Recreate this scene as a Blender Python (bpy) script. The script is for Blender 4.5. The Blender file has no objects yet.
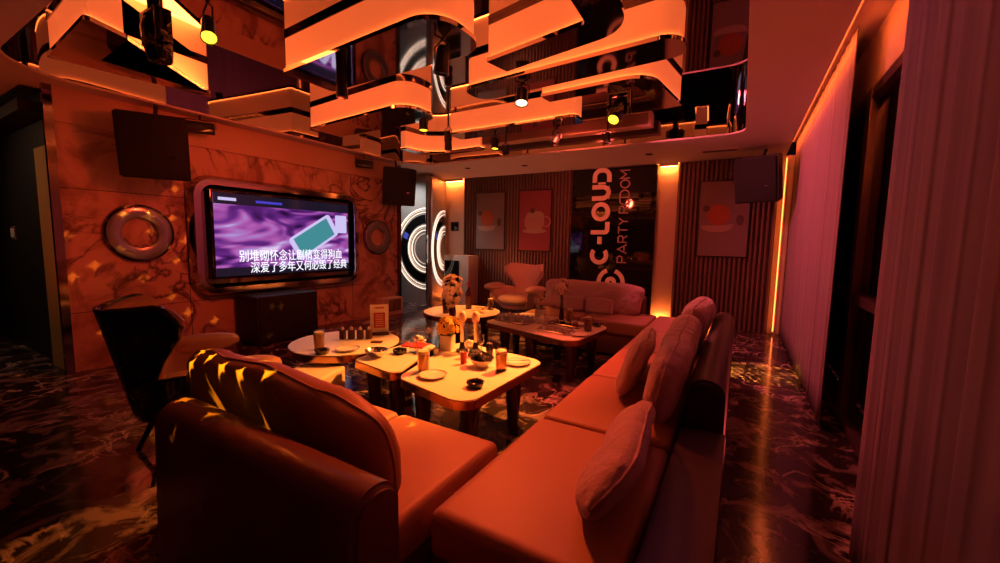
import bpy, bmesh, math, random
from mathutils import Vector, Matrix, noise
random.seed(7)
PI = math.pi
R = math.radians
SC = bpy.context.scene
COL = SC.collection

# ------------------------------------------------------------------ camera
cam = bpy.data.cameras.new('camera'); cam.sensor_width = 36; cam.sensor_fit = 'HORIZONTAL'
cam.lens = 410 / 1000 * 36; cam.clip_start = 0.02
camo = bpy.data.objects.new('camera', cam); COL.objects.link(camo)
f_ = 410.0
d1 = Vector((242, -36.5, f_)).normalized()                 # room depth axis in camera axes (x right, y down, z forward)
d2 = Vector((242 - 1000, -36.5 - 18, f_))
up = d2.cross(d1).normalized()
if up.y > 0: up = -up
rt = d1.cross(up)
def w(v): return Vector((rt.dot(v), d1.dot(v), up.dot(v)))
cx_, cy_, cz_ = w(Vector((1, 0, 0))), w(Vector((0, -1, 0))), w(Vector((0, 0, -1)))
mw = Matrix.Identity(4)
for i in range(3):
    mw[i][0] = cx_[i]; mw[i][1] = cy_[i]; mw[i][2] = cz_[i]
mw[2][3] = 1.31
camo.matrix_world = mw
SC.camera = camo

# ------------------------------------------------------------------ view and world
SC.view_settings.view_transform = 'Standard'
SC.view_settings.look = 'None'
SC.view_settings.gamma = 1
SC.view_settings.use_curve_mapping = False
SC.view_settings.exposure = 0.0
wd = bpy.data.worlds.new('world'); SC.world = wd; wd.use_nodes = True
wd.node_tree.nodes['Background'].inputs[0].default_value = (0.35, 0.12, 0.16, 1)
wd.node_tree.nodes['Background'].inputs[1].default_value = 0.012

# ------------------------------------------------------------------ lamps
def spot(name, loc, target, power, col, angle=60, blend=0.6, size=0.05, gobo=None, parent=None):
    l = bpy.data.lights.new(name, 'SPOT'); l.energy = power; l.color = col
    l.spot_size = R(angle); l.spot_blend = blend; l.shadow_soft_size = size
    o = bpy.data.objects.new(name, l); COL.objects.link(o)
    o.location = loc
    o.rotation_euler = (Vector(target) - Vector(loc)).to_track_quat('-Z', 'Y').to_euler()
    if gobo:
        l.use_nodes = True
        nt = l.node_tree; nd = nt.nodes; lk = nt.links
        em = next(n for n in nd if n.type == 'EMISSION')
        tc = nd.new('ShaderNodeTexCoord'); sp = nd.new('ShaderNodeSeparateXYZ')
        lk.new(tc.outputs['Normal'], sp.inputs[0])
        dx = nd.new('ShaderNodeMath'); dx.operation = 'DIVIDE'; dy = nd.new('ShaderNodeMath'); dy.operation = 'DIVIDE'
        lk.new(sp.outputs[0], dx.inputs[0]); lk.new(sp.outputs[2], dx.inputs[1])
        lk.new(sp.outputs[1], dy.inputs[0]); lk.new(sp.outputs[2], dy.inputs[1])
        cb = nd.new('ShaderNodeCombineXYZ'); lk.new(dx.outputs[0], cb.inputs[0]); lk.new(dy.outputs[0], cb.inputs[1])
        vo = nd.new('ShaderNodeTexVoronoi'); vo.voronoi_dimensions = '2D'
        vo.inputs['Scale'].default_value = gobo['scale']; vo.inputs['Randomness'].default_value = gobo.get('rnd', 0.4)
        if gobo['kind'] == 'star':
            vo.distance = 'MINKOWSKI'; vo.inputs['Exponent'].default_value = 0.55
        lk.new(cb.outputs[0], vo.inputs['Vector'])
        lt = nd.new('ShaderNodeMapRange'); lt.inputs[1].default_value = gobo['t']; lt.inputs[2].default_value = gobo['t'] * 0.8
        lt.inputs[3].default_value = 0; lt.inputs[4].default_value = 1
        lk.new(vo.outputs['Distance'], lt.inputs[0])
        lk.new(lt.outputs[0], em.inputs['Strength'])
    if parent:
        o.parent = parent; o.matrix_parent_inverse = parent.matrix_world.inverted()
    return o

# ------------------------------------------------------------------ materials
MATS = {}
def mat(name, col=(.5, .5, .5), rough=.5, metal=0, emit=None, es=1, trans=0, coat=0, bump=None, sheen=0, ior=1.45, alpha=1):
    m = bpy.data.materials.new(name); m.use_nodes = True
    b = m.node_tree.nodes['Principled BSDF']
    b.inputs['Base Color'].default_value = (*col, 1); b.inputs['Roughness'].default_value = rough
    b.inputs['Metallic'].default_value = metal; b.inputs['IOR'].default_value = ior
    b.inputs['Transmission Weight'].default_value = trans; b.inputs['Coat Weight'].default_value = coat
    if sheen: b.inputs['Sheen Weight'].default_value = sheen
    if emit: b.inputs['Emission Color'].default_value = (*emit, 1); b.inputs['Emission Strength'].default_value = es
    if bump:
        nt = m.node_tree
        n = nt.nodes.new('ShaderNodeTexNoise'); n.inputs['Scale'].default_value = bump[0]; n.inputs['Detail'].default_value = 4
        tc = nt.nodes.new('ShaderNodeTexCoord'); nt.links.new(tc.outputs['Object'], n.inputs['Vector'])
        bp = nt.nodes.new('ShaderNodeBump'); bp.inputs['Strength'].default_value = bump[1]; bp.inputs['Distance'].default_value = bump[2]
        nt.links.new(n.outputs['Fac'], bp.inputs['Height']); nt.links.new(bp.outputs[0], b.inputs['Normal'])
    MATS[name] = m
    return m

def marble(name, base, dark, light, scale, rough, vein=.04, cloud=(.42, .62), stretch=(1, 1, 1), dist=2.2):
    m = mat(name, base, rough)
    nt = m.node_tree; nd = nt.nodes; lk = nt.links; b = nd['Principled BSDF']
    tc = nd.new('ShaderNodeTexCoord'); mp = nd.new('ShaderNodeMapping'); mp.inputs['Scale'].default_value = stretch
    mp.inputs['Rotation'].default_value = (.3, .2, .5)
    lk.new(tc.outputs['Object'], mp.inputs[0])
    n1 = nd.new('ShaderNodeTexNoise'); n1.inputs['Scale'].default_value = scale; n1.inputs['Detail'].default_value = 7; n1.inputs['Distortion'].default_value = 1.4
    n1.inputs['Roughness'].default_value = .6
    lk.new(mp.outputs[0], n1.inputs['Vector'])
    r1 = nd.new('ShaderNodeValToRGB'); e = r1.color_ramp.elements
    e[0].position = cloud[0]; e[0].color = (*base, 1); e[1].position = cloud[1]; e[1].color = (*light, 1)
    lk.new(n1.outputs['Fac'], r1.inputs[0])
    n2 = nd.new('ShaderNodeTexNoise'); n2.inputs['Scale'].default_value = scale * .8; n2.inputs['Detail'].default_value = 6; n2.inputs['Distortion'].default_value = dist
    ad = nd.new('ShaderNodeVectorMath'); ad.inputs[1].default_value = (7.3, 2.1, 4.7); lk.new(mp.outputs[0], ad.inputs[0]); lk.new(ad.outputs[0], n2.inputs['Vector'])
    sb = nd.new('ShaderNodeMath'); sb.operation = 'SUBTRACT'; sb.inputs[1].default_value = .5; lk.new(n2.outputs['Fac'], sb.inputs[0])
    ab = nd.new('ShaderNodeMath'); ab.operation = 'ABSOLUTE'; lk.new(sb.outputs[0], ab.inputs[0])
    mr = nd.new('ShaderNodeMapRange'); mr.inputs[1].default_value = 0; mr.inputs[2].default_value = vein; mr.inputs[3].default_value = 1; mr.inputs[4].default_value = 0
    lk.new(ab.outputs[0], mr.inputs[0])
    # veins only break out where a slow third noise is high
    n3 = nd.new('ShaderNodeTexNoise'); n3.inputs['Scale'].default_value = scale * .5; lk.new(mp.outputs[0], n3.inputs['Vector'])
    m3 = nd.new('ShaderNodeMapRange'); m3.inputs[1].default_value = .42; m3.inputs[2].default_value = .6; lk.new(n3.outputs['Fac'], m3.inputs[0])
    ml = nd.new('ShaderNodeMath'); ml.operation = 'MULTIPLY'; lk.new(mr.outputs[0], ml.inputs[0]); lk.new(m3.outputs[0], ml.inputs[1])
    mx = nd.new('ShaderNodeMixRGB'); mx.inputs[2].default_value = (*dark, 1)
    lk.new(ml.outputs[0], mx.inputs[0]); lk.new(r1.outputs[0], mx.inputs[1])
    lk.new(mx.outputs[0], b.inputs['Base Color'])
    return m

marble('wall_marble', (.30, .17, .14), (.08, .04, .035), (.60, .40, .33), 1.7, .16, vein=.05, cloud=(.36, .52))
marble('floor_marble', (.028, .018, .020), (.60, .45, .43), (.22, .155, .155), 4.2, .13, vein=.02, cloud=(.5, .60), stretch=(1, .85, 1), dist=.7)
mat('plaster', (.55, .45, .40), .75, bump=(60, .1, .002))
mat('bulkhead', (.55, .38, .28), .3)
mat('black_wall', (.012, .012, .012), .5)
mat('brass_panel', (.50, .30, .10), .45, .2)
mat('chrome', (.75, .72, .72), .12, 1)
mat('dark_chrome', (.22, .17, .17), .08, 1)
mat('lamp_chrome', (.66, .58, .56), .05, 1)
mat('ring_steel', (.36, .42, .50), .22, .7)  # blue in the base colour stands in for cool screen reflections
mat('surround_chrome', (.42, .38, .38), .08, 1)
mat('ceiling_mirror', (.50, .45, .45), .015, 1)
mat('side_mirror', (.30, .26, .26), .03, 1)
mat('black_gloss', (.008, .008, .009), .06, coat=.5)
mat('black_matte', (.014, .013, .014), .6)
mat('black_plastic', (.015, .015, .016), .3)
mat('grille_black', (.012, .012, .012), .75, bump=(300, .6, .003))
mat('lamp_diffuser', (.62, .50, .42), .45, emit=(1, .140, .034), es=.66)
mat('led_orange', (1, .5, .2), .5, emit=(1, .18, .03), es=22)
mat('led_cove', (1, .5, .2), .5, emit=(1, .15, .03), es=30)
mat('led_corner', (1, .5, .2), .5, emit=(1, .17, .03), es=7)
mat('led_hot', (1, .5, .2), .5, emit=(1, .20, .03), es=120)
mat('niche_wall', (.62, .50, .42), .6)
mat('slat_wood', (.17, .105, .085), .5, bump=(40, .2, .002))
mat('leather', (.46, .235, .15), .5, bump=(14, .15, .01))
mat('leather_dark', (.20, .085, .055), .3, bump=(12, .3, .015), coat=.2)
mat('leather_black', (.045, .022, .02), .5)
mat('suede_pale', (.78, .55, .46), .6)
mat('suede', (.52, .33, .32), .75, bump=(7, .8, .05), sheen=.3)
mat('table_top', (.80, .72, .62), .38)
mat('table_bronze', (.55, .30, .16), .18, 1)
mat('table_leg', (.10, .05, .04), .16, .8)
mat('glass', (.95, .93, .9), .04, trans=1, ior=1.4)
mat('clear_cup', (.85, .8, .8), .08, trans=.45, coat=1)
mat('white_ceramic', (.78, .74, .70), .2)
mat('dark_glass', (.02, .015, .015), .05, coat=1)
mat('amber', (.7, .35, .1), .15, trans=.6)
mat('foam', (.85, .75, .6), .6)
mat('brown_wax', (.10, .03, .02), .4)
mat('paper', (.8, .76, .7), .6)
mat('red_print', (.5, .02, .03), .5)
mat('flower', (.85, .62, .50), .55)
mat('flower_yellow', (.85, .55, .12), .55)
mat('leaf', (.05, .10, .03), .5)
mat('wine_bottle', (.06, .008, .008), .08, coat=.6)
mat('silver', (.7, .68, .68), .2, 1)
mat('foil', (.10, .10, .11), .15, .9, bump=(40, 1, .02))
mat('curtain', (.34, .25, .28), .85, bump=(220, .15, .002))
mat('steel', (.40, .40, .42), .38, .85)
mat('brushed_steel', (.42, .42, .44), .36, .35)
mat('ring_light', (1, .9, .8), .5, emit=(1, .80, .62), es=1.5)
mat('ring_dim', (1, .9, .8), .5, emit=(1, .78, .6), es=.4)
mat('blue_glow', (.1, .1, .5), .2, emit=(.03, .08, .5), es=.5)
mat('window_frame', (.10, .06, .07), .3, .5)
mat('lens_yellow', (1, .8, .1), .3, emit=(1, .62, .02), es=5)
mat('lens_white', (1, .8, .5), .3, emit=(1, .55, .3), es=5)
mat('lens_dark', (.05, .03, .03), .05, coat=1)
mat('pic_grey', (.20, .15, .135), .55)
mat('pic_red', (.26, .055, .07), .55)
mat('pic_frame', (.02, .015, .015), .4)
mat('pic_orange', (.38, .10, .04), .6, bump=(60, 1, .02))
mat('pic_cream', (.36, .26, .2), .6)
mat('pic_pale', (.38, .2, .18), .6)
mat('pic_dark', (.09, .06, .05), .6)
mat('letter_glow', (.8, .45, .35), .5, emit=(1, .20, .10), es=.13)
mat('letter_dim', (.45, .22, .18), .5, emit=(1, .2, .12), es=.05)
mat('screen_black', (0, 0, 0), .1, emit=(.010, .008, .02), es=1)
mat('screen_white', (0, 0, 0), .3, emit=(.9, .9, 1), es=1.25)
mat('screen_lilac', (0, 0, 0), .3, emit=(.62, .55, .9), es=1)
mat('screen_teal', (0, 0, 0), .3, emit=(.05, .26, .30), es=1)
mat('screen_blue', (0, 0, 0), .3, emit=(.06, .05, .55), es=1)
m = mat('glass_pane', (.01, .01, .012), .02, coat=.5)
m.node_tree.nodes['Principled BSDF'].inputs['Transmission Weight'].default_value = .4
# purple satin picture on the television
m = mat('screen_satin', (0, 0, 0), .3, emit=(.4, .1, .5), es=1)
nt = m.node_tree; tc = nt.nodes.new('ShaderNodeTexCoord'); mp = nt.nodes.new('ShaderNodeMapping')
mp.inputs['Rotation'].default_value = (0, R(-28), 0); mp.inputs['Scale'].default_value = (.55, 1, 1.9)
nz = nt.nodes.new('ShaderNodeTexNoise'); nz.inputs['Scale'].default_value = 2.1; nz.inputs['Detail'].default_value = 1.5; nz.inputs['Distortion'].default_value = 1.6
rp = nt.nodes.new('ShaderNodeValToRGB'); rp.color_ramp.elements[0].position = .33; rp.color_ramp.elements[0].color = (.02, .003, .05, 1)
rp.color_ramp.elements[1].position = .68; rp.color_ramp.elements[1].color = (.75, .55, .85, 1)
e = rp.color_ramp.elements.new(.45); e.color = (.12, .02, .22, 1)
e = rp.color_ramp.elements.new(.54); e.color = (.42, .10, .42, 1)
e = rp.color_ramp.elements.new(.6); e.color = (.38, .22, .58, 1)
nt.links.new(tc.outputs['Object'], mp.inputs[0]); nt.links.new(mp.outputs[0], nz.inputs['Vector']); nt.links.new(nz.outputs['Fac'], rp.inputs[0])
nt.links.new(rp.outputs[0], nt.nodes['Principled BSDF'].inputs['Emission Color'])

# ------------------------------------------------------------------ mesh helpers
class MB:
    def __init__(s): s.b = bmesh.new()
    def box(s, c, d, rot=None, bev=0, seg=2):
        t = bmesh.new(); bmesh.ops.create_cube(t, size=1)
        bmesh.ops.scale(t, vec=d, verts=t.verts)
        if bev: bmesh.ops.bevel(t, geom=t.edges[:], offset=bev, segments=seg, affect='EDGES', profile=.6)
        if rot: bmesh.ops.rotate(t, cent=(0, 0, 0), matrix=rot.to_matrix() if hasattr(rot, 'to_matrix') else rot, verts=t.verts)
        bmesh.ops.translate(t, vec=c, verts=t.verts); s.add(t); return s
    def add(s, t):
        me = bpy.data.meshes.new('t'); t.to_mesh(me); t.free(); s.b.from_mesh(me); bpy.data.meshes.remove(me)
    def lathe(s, prof, loc=(0, 0, 0), seg=20, rot=None):
        t = bmesh.new(); rings = []
        for r, z in prof:
            if r < 1e-5: rings.append([t.verts.new((0, 0, z))])
            else: rings.append([t.verts.new((r * math.cos(2 * PI * i / seg), r * math.sin(2 * PI * i / seg), z)) for i in range(seg)])
        for a, b in zip(rings, rings[1:]):
            if len(a) == 1 and len(b) == 1: continue
            for i in range(seg):
                j = (i + 1) % seg
                if len(a) == 1: t.faces.new((a[0], b[i], b[j]))
                elif len(b) == 1: t.faces.new((a[i], a[j], b[0]))
                else: t.faces.new((a[i], a[j], b[j], b[i]))
        if rot: bmesh.ops.rotate(t, cent=(0, 0, 0), matrix=rot.to_matrix(), verts=t.verts)
        bmesh.ops.recalc_face_normals(t, faces=t.faces)
        bmesh.ops.translate(t, vec=loc, verts=t.verts); s.add(t); return s
    def tube(s, pts, r, seg=10, closed=False):
        pts = [Vector(p) for p in pts]; t = bmesh.new(); rings = []; n = len(pts)
        rr = r if isinstance(r, (list, tuple)) else [r] * n
        for i, p in enumerate(pts):
            a = pts[i - 1] if (i or closed) else p; b = pts[(i + 1) % n] if (i < n - 1 or closed) else p
            d = (b - a).normalized(); q = d.to_track_quat('Z', 'Y')
            rings.append([t.verts.new(p + q @ Vector((rr[i] * math.cos(2 * PI * k / seg), rr[i] * math.sin(2 * PI * k / seg), 0))) for k in range(seg)])
        for i in range(n if closed else n - 1):
            A, B = rings[i], rings[(i + 1) % n]
            # best twist
            off = min(range(seg), key=lambda o: (A[0].co - B[o].co).length)
            for k in range(seg):
                t.faces.new((A[k], A[(k + 1) % seg], B[(k + 1 + off) % seg], B[(k + off) % seg]))
        if not closed:
            t.faces.new(rings[0]); t.faces.new(rings[-1])
        bmesh.ops.recalc_face_normals(t, faces=t.faces); s.add(t); return s
    def prism(s, poly, z0, z1, bev=0, caps=True):
        t = bmesh.new(); a = [t.verts.new((x, y, z0)) for x, y in poly]; b = [t.verts.new((x, y, z1)) for x, y in poly]; n = len(poly)
        for i in range(n): t.faces.new((a[i], a[(i + 1) % n], b[(i + 1) % n], b[i]))
        if caps:
            f1 = t.faces.new(a); f2 = t.faces.new(b)
            if bev: bmesh.ops.bevel(t, geom=list(f1.edges) + list(f2.edges), offset=bev, segments=2, affect='EDGES')
        bmesh.ops.recalc_face_normals(t, faces=t.faces); s.add(t); return s
    def vprism(s, poly, y0, y1):
        """polygon given in x,z extruded along y"""
        t = bmesh.new(); a = [t.verts.new((x, y0, z)) for x, z in poly]; b = [t.verts.new((x, y1, z)) for x, z in poly]; n = len(poly)
        for i in range(n): t.faces.new((a[i], a[(i + 1) % n], b[(i + 1) % n], b[i]))
        t.faces.new(a); t.faces.new(b)
        bmesh.ops.recalc_face_normals(t, faces=t.faces); s.add(t); return s
    def strip(s, pts, wd, y0, y1, closed=False):
        """flat stroke in the x,z plane of width wd, extruded y0..y1"""
        L, Rr = offs([(p[0], p[1]) for p in pts], wd / 2, closed)
        t = bmesh.new(); n = len(pts); V = []
        for k in range(n): V.append([t.verts.new((L[k][0], y0, L[k][1])), t.verts.new((Rr[k][0], y0, Rr[k][1])), t.verts.new((Rr[k][0], y1, Rr[k][1])), t.verts.new((L[k][0], y1, L[k][1]))])
        for i in range(n if closed else n - 1):
            A, B = V[i], V[(i + 1) % n]
            for k in range(4): t.faces.new((A[k], A[(k + 1) % 4], B[(k + 1) % 4], B[k]))
        if not closed: t.faces.new(V[0]); t.faces.new(V[-1])
        bmesh.ops.recalc_face_normals(t, faces=t.faces); s.add(t); return s
    def blob(s, c, d, e=.5, nu=28, nv=16, fn=None, rot=None):
        """super-ellipsoid pillow; e below 1 squares it"""
        t = bmesh.new(); sg = lambda v, p: math.copysign(abs(v) ** p, v); rows = []
        for j in range(nv + 1):
            ph = -PI / 2 + PI * j / nv; row = []
            for i in range(nu):
                th = 2 * PI * i / nu
                p = Vector((sg(math.cos(ph), e) * sg(math.cos(th), e) * d[0] / 2, sg(math.cos(ph), e) * sg(math.sin(th), e) * d[1] / 2, sg(math.sin(ph), .9) * d[2] / 2))
                if fn: p = fn(p)
                row.append(t.verts.new(p))
            rows.append(row)
        for a, b in zip(rows, rows[1:]):
            for i in range(nu): t.faces.new((a[i], a[(i + 1) % nu], b[(i + 1) % nu], b[i]))
        bmesh.ops.remove_doubles(t, verts=t.verts, dist=1e-5)
        bmesh.ops.recalc_face_normals(t, faces=t.faces)
        if rot: bmesh.ops.rotate(t, cent=(0, 0, 0), matrix=rot.to_matrix(), verts=t.verts)
        bmesh.ops.translate(t, vec=c, verts=t.verts); s.add(t); return s
    def grid(s, fn, nu, nv):
        t = bmesh.new(); V = [[t.verts.new(fn(i / nu, j / nv)) for i in range(nu + 1)] for j in range(nv + 1)]
        for j in range(nv):
            for i in range(nu): t.faces.new((V[j][i], V[j][i + 1], V[j + 1][i + 1], V[j + 1][i]))
        s.add(t); return s
    def build(s, name, m, parent=None, smooth=True, ang=40):
        me = bpy.data.meshes.new(name); s.b.to_mesh(me); s.b.free()
        me.materials.append(MATS[m])
        if smooth:
            for p in me.polygons: p.use_smooth = True
            try: me.set_sharp_from_angle(angle=R(ang))
            except Exception: pass
        o = bpy.data.objects.new(name, me); COL.objects.link(o)
        if parent: o.parent = parent
        return o

def offs(pts, h, closed=False):
    L, Q = [], []; n = len(pts)
    for i, p in enumerate(pts):
        a = pts[i - 1] if (i or closed) else None; b = pts[(i + 1) % n] if (i < n - 1 or closed) else None
        d1 = Vector((p[0] - a[0], p[1] - a[1])).normalized() if a else None
        d2 = Vector((b[0] - p[0], b[1] - p[1])).normalized() if b else None
        if d1 is None: d1 = d2
        if d2 is None: d2 = d1
        d = (d1 + d2); d = d.normalized() if d.length > 1e-6 else d1
        k = h / max(.35, d.dot(d1)); nrm = (-d.y * k, d.x * k)
        L.append((p[0] + nrm[0], p[1] + nrm[1])); Q.append((p[0] - nrm[0], p[1] - nrm[1]))
    return L, Q

def rounded(pts, r, seg=8, closed=True):
    out = []; n = len(pts)
    rr = r if isinstance(r, (list, tuple)) else [r] * n
    for i, p in enumerate(pts):
        if not closed and i in (0, n - 1): out.append(tuple(p)); continue
        P = Vector(p); A = Vector(pts[i - 1]); B = Vector(pts[(i + 1) % n]); a = (A - P).normalized(); b = (B - P).normalized()
        k = rr[i]
        if k <= 0: out.append(tuple(p)); continue
        ang = a.angle(b); t = min(k / math.tan(ang / 2), (A - P).length * .48 if closed else (A - P).length * .9, (B - P).length * .48 if closed else (B - P).length * .9)
        p0, p1 = P + a * t, P + b * t
        rad = t * math.tan(ang / 2); c = P + (a + b).normalized() * (rad / math.sin(ang / 2))
        v0, v1 = p0 - c, p1 - c
        a0 = math.atan2(v0.y, v0.x); a1 = math.atan2(v1.y, v1.x); da = (a1 - a0 + PI) % (2 * PI) - PI
        for q in range(seg + 1):
            an = a0 + da * q / seg; out.append((c.x + rad * math.cos(an), c.y + rad * math.sin(an)))
    return out

def thing(name, label, cat, loc=(0, 0, 0), rz=0, group=None):
    o = bpy.data.objects.new(name, None); COL.objects.link(o); o.location = loc; o.rotation_euler = (0, 0, rz)
    o.empty_display_size = .1
    tag(o, label, cat, group); return o
def tag(o, label, cat, group=None, kind=None):
    o['label'] = label; o['category'] = cat
    if group: o['group'] = group
    if kind: o['kind'] = kind
    return o
def struct(o): o['kind'] = 'structure'; return o
def dup(root, loc, rz=None, label=None, group=None):
    r = root.copy(); COL.objects.link(r); r.location = loc
    if rz is not None: r.rotation_euler = (r.rotation_euler[0], r.rotation_euler[1], rz)
    if label: r['label'] = label
    if group: r['group'] = group
    for ch in list(root.children):
        if ch.type == 'LIGHT': continue
        c = ch.copy(); COL.objects.link(c); c.parent = r
        for g in list(ch.children):
            d = g.copy(); COL.objects.link(d); d.parent = c
    return r
def filled(outer, holes, z0, z1, name, m, parent=None):
    """flat plate with holes, from outlines in x,y"""
    cu = bpy.data.curves.new('c', 'CURVE'); cu.dimensions = '2D'; cu.fill_mode = 'BOTH'; cu.extrude = (z1 - z0) / 2
    for P in [outer] + holes:
        sp = cu.splines.new('POLY'); sp.points.add(len(P) - 1); sp.use_cyclic_u = True
        for q, (x, y) in enumerate(P): sp.points[q].co = (x, y, 0, 1)
    o = bpy.data.objects.new('c', cu); COL.objects.link(o)
    bpy.context.view_layer.update()
    me = bpy.data.meshes.new_from_object(o.evaluated_get(bpy.context.evaluated_depsgraph_get()))
    bpy.data.objects.remove(o)
    me.transform(Matrix.Translation((0, 0, (z0 + z1) / 2))); me.materials.clear(); me.materials.append(MATS[m])
    o = bpy.data.objects.new(name, me); COL.objects.link(o)
    if parent: o.parent = parent
    return o
def text_mesh(body, size, loc, name, m, parent, extrude=.002, bold=0, sx=1):
    cu = bpy.data.curves.new('t', 'FONT'); cu.body = body; cu.size = size; cu.align_x = 'LEFT'; cu.extrude = extrude; cu.offset = bold; cu.resolution_u = 3
    o = bpy.data.objects.new('t', cu); COL.objects.link(o); bpy.context.view_layer.update()
    me = bpy.data.meshes.new_from_object(o.evaluated_get(bpy.context.evaluated_depsgraph_get())); bpy.data.objects.remove(o)
    me.transform(Matrix.Rotation(PI / 2, 4, 'X') @ Matrix.Scale(sx, 4, (1, 0, 0))); me.materials.clear(); me.materials.append(MATS[m])
    o = bpy.data.objects.new(name, me); COL.objects.link(o); o.parent = parent; o.location = loc; return o
def arc(cx, cy, r, a0, a1, n=24, ry=None):
    ry = ry or r
    return [(cx + r * math.cos(R(a0 + (a1 - a0) * i / n)), cy + ry * math.sin(R(a0 + (a1 - a0) * i / n))) for i in range(n + 1)]

# ------------------------------------------------------------------ the room
H = 2.6
struct(MB().box((-3.7, 2.3, -.05), (9.6, 10.6, .1)).build('floor', 'floor_marble', smooth=False))
recess = rounded([(-5.1, .82), (-.05, .82), (-.05, 5.66), (-5.1, 5.66)], [.55, .3, .22, .5], 10)
ceil = struct(filled([(-8.4, -2.9), (.44, -2.9), (.44, 7.3), (-8.4, 7.3)], [recess], H, H + .02, 'ceiling', 'plaster'))
side = MB().prism(recess, H + .02, 3.0, caps=False).build('recess_side', 'side_mirror', ceil)
MB().prism([(x, y) for x, y in recess], 3.0, 3.02).build('recess_mirror', 'ceiling_mirror', ceil, smooth=False)
MB().box((.56, 2.2, 2.79), (.3, 10.2, .02)).build('curtain_pocket_top', 'plaster', ceil, smooth=False)
MB().box((.45, 2.2, 2.70), (.02, 10.2, .2)).build('curtain_pocket_lip', 'plaster', ceil, smooth=False)
# marble television wall
wl = struct(MB().box((-5.425, 3.325, 1.15), (.15, 4.25, 2.3)).build('wall_left', 'wall_marble', smooth=False))
for z in (.56, 1.72): MB().box((-5.3495, 3.325, z), (.004, 4.25, .006)).build('panel_joint', 'black_matte', wl, smooth=False)
for y in (2.2, 4.45): MB().box((-5.3495, y, 1.15), (.004, .006, 2.3)).build('panel_joint', 'black_matte', wl, smooth=False)
MB().box((-5.41, 3.325, 2.45), (.18, 4.25, .30)).build('bulkhead', 'bulkhead', wl, smooth=False)
struct(MB().box((-5.33, 1.19, 1.3), (.05, .06, 2.6)).build('trim_1', 'dark_chrome', smooth=False))
struct(MB().box((-5.40, 5.48, 1.3), (.2, .05, 2.6)).build('trim_2', 'dark_chrome', smooth=False))
# corridor to the left
wc = struct(MB().box((-6.9, 1.28, 1.3), (2.8, .1, 2.6)).build('wall_corridor', 'black_wall', smooth=False))
MB().box((-5.66, 1.21, 1.05), (.40, .03, 2.1)).build('brass_panel', 'brass_panel', wc, smooth=False)
MB().box((-6.9, 1.15, 2.42), (2.8, .2, .1)).build('lintel', 'black_wall', wc, smooth=False)
t = thing('wall_switch', 'grey double switch plate on the black corridor wall', 'switch', (-7.05, 1.225, 1.3))
MB().box((0, 0, 0), (.15, .012, .15), bev=.004).build('plate', 'steel', t)
for s in (-1, 1): MB().box((s * .033, -.009, 0), (.05, .008, .10), bev=.002).build('rocker', 'white_ceramic', t)
struct(MB().box((-8.35, 2.2, 1.3), (.1, 10.2, 2.6)).build('wall_far_left', 'black_wall', smooth=False))
struct(MB().box((-3.9, -2.85, 1.3), (9, .1, 2.6)).build('wall_front', 'black_wall', smooth=False))
# back wall
wb = struct(MB().box((-3.9, 7.33, 1.3), (9, .1, 2.6)).build('wall_back', 'niche_wall', smooth=False))
def slats(x0, x1, name, n):
    m_ = MB(); m_.box(((x0 + x1) / 2, 7.25, H / 2), (x1 - x0, .06, H)); st = (x1 - x0) / n
    for i in range(n): m_.box((x0 + (i + .5) * st, 7.205, H / 2), (st * .5, .06, H - .002), bev=.008, seg=1)
    return struct(m_.build(name, 'slat_wood', smooth=False))
slats(-5.14, -2.74, 'trim_3', 36); slats(-.95, .40, 'trim_4', 21)
def niche(x0, x1, name, lab):
    t = thing(name, lab, 'light', ((x0 + x1) / 2, 7.2, 0)); h = (x1 - x0) / 2
    MB().box((0, .01, 2.555), (2 * h - .04, .03, .012)).build('led_strip', 'led_hot', t, smooth=False)
    MB().box((0, .01, .03), (2 * h - .04, .03, .012)).build('led_strip', 'led_hot', t, smooth=False)
    MB().box((0, -.02, 2.575), (2 * h, .03, .05)).build('cover_lip', 'plaster', t, smooth=False)
    MB().box((0, -.02, .03), (2 * h, .02, .06)).build('cover_lip', 'plaster', t, smooth=False)
niche(-5.72, -5.16, 'niche_light', 'glowing orange light niche at the far left of the back wall, above the small cabinet')
niche(-1.24, -.96, 'niche_light', 'narrow glowing orange light niche between the black sign and the right slatted panel')
t = thing('corner_light', 'upright orange strip of light in the far corner beside the curtain', 'light', (.47, 7.18, 0))
MB().box((0, 0, 1.3), (.012, .012, 2.5)).build('led_strip', 'led_corner', t, smooth=False)
MB().box((.03, 0, 1.3), (.03, .05, 2.56)).build('channel', 'bulkhead', t, smooth=False)
t = thing('wall_switch', 'black square switch plate in the glowing left niche', 'switch', (-5.42, 7.265, 1.6))
MB().box((0, 0, 0), (.2, .02, .2), bev=.005).build('plate', 'black_plastic', t)
MB().box((0, -.014, 0), (.15, .008, .15), bev=.003).build('rocker', 'black_gloss', t)
# right wall, windows
wr = struct(MB().box((.76, 2.2, 2.6), (.12, 10.2, .42)).build('wall_right', 'plaster', smooth=False))
MB().box((.76, -.1, 1.2), (.12, 5.6, 2.4)).build('pier', 'plaster', wr, smooth=False)
MB().box((.76, 6.75, 1.2), (.12, 1.1, 2.4)).build('pier', 'plaster', wr, smooth=False)
for k, (y0, y1) in enumerate([(2.7, 3.85), (3.85, 5.0), (5.0, 6.2)]):
    fr = MB()
    for y in (y0 + .03, y1 - .03): fr.box((.74, y, 1.2), (.09, .06, 2.4), bev=.006)
    for z in (.05, .95, 2.36): fr.box((.74, (y0 + y1) / 2, z), (.085, y1 - y0 - .12, .07), bev=.006)
    wn = struct(fr.build('window_%d' % (k + 1), 'window_frame'))
    MB().box((.75, (y0 + y1) / 2, 1.2), (.012, y1 - y0 - .12, 2.3)).build('pane', 'glass_pane', wn, smooth=False)
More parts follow.
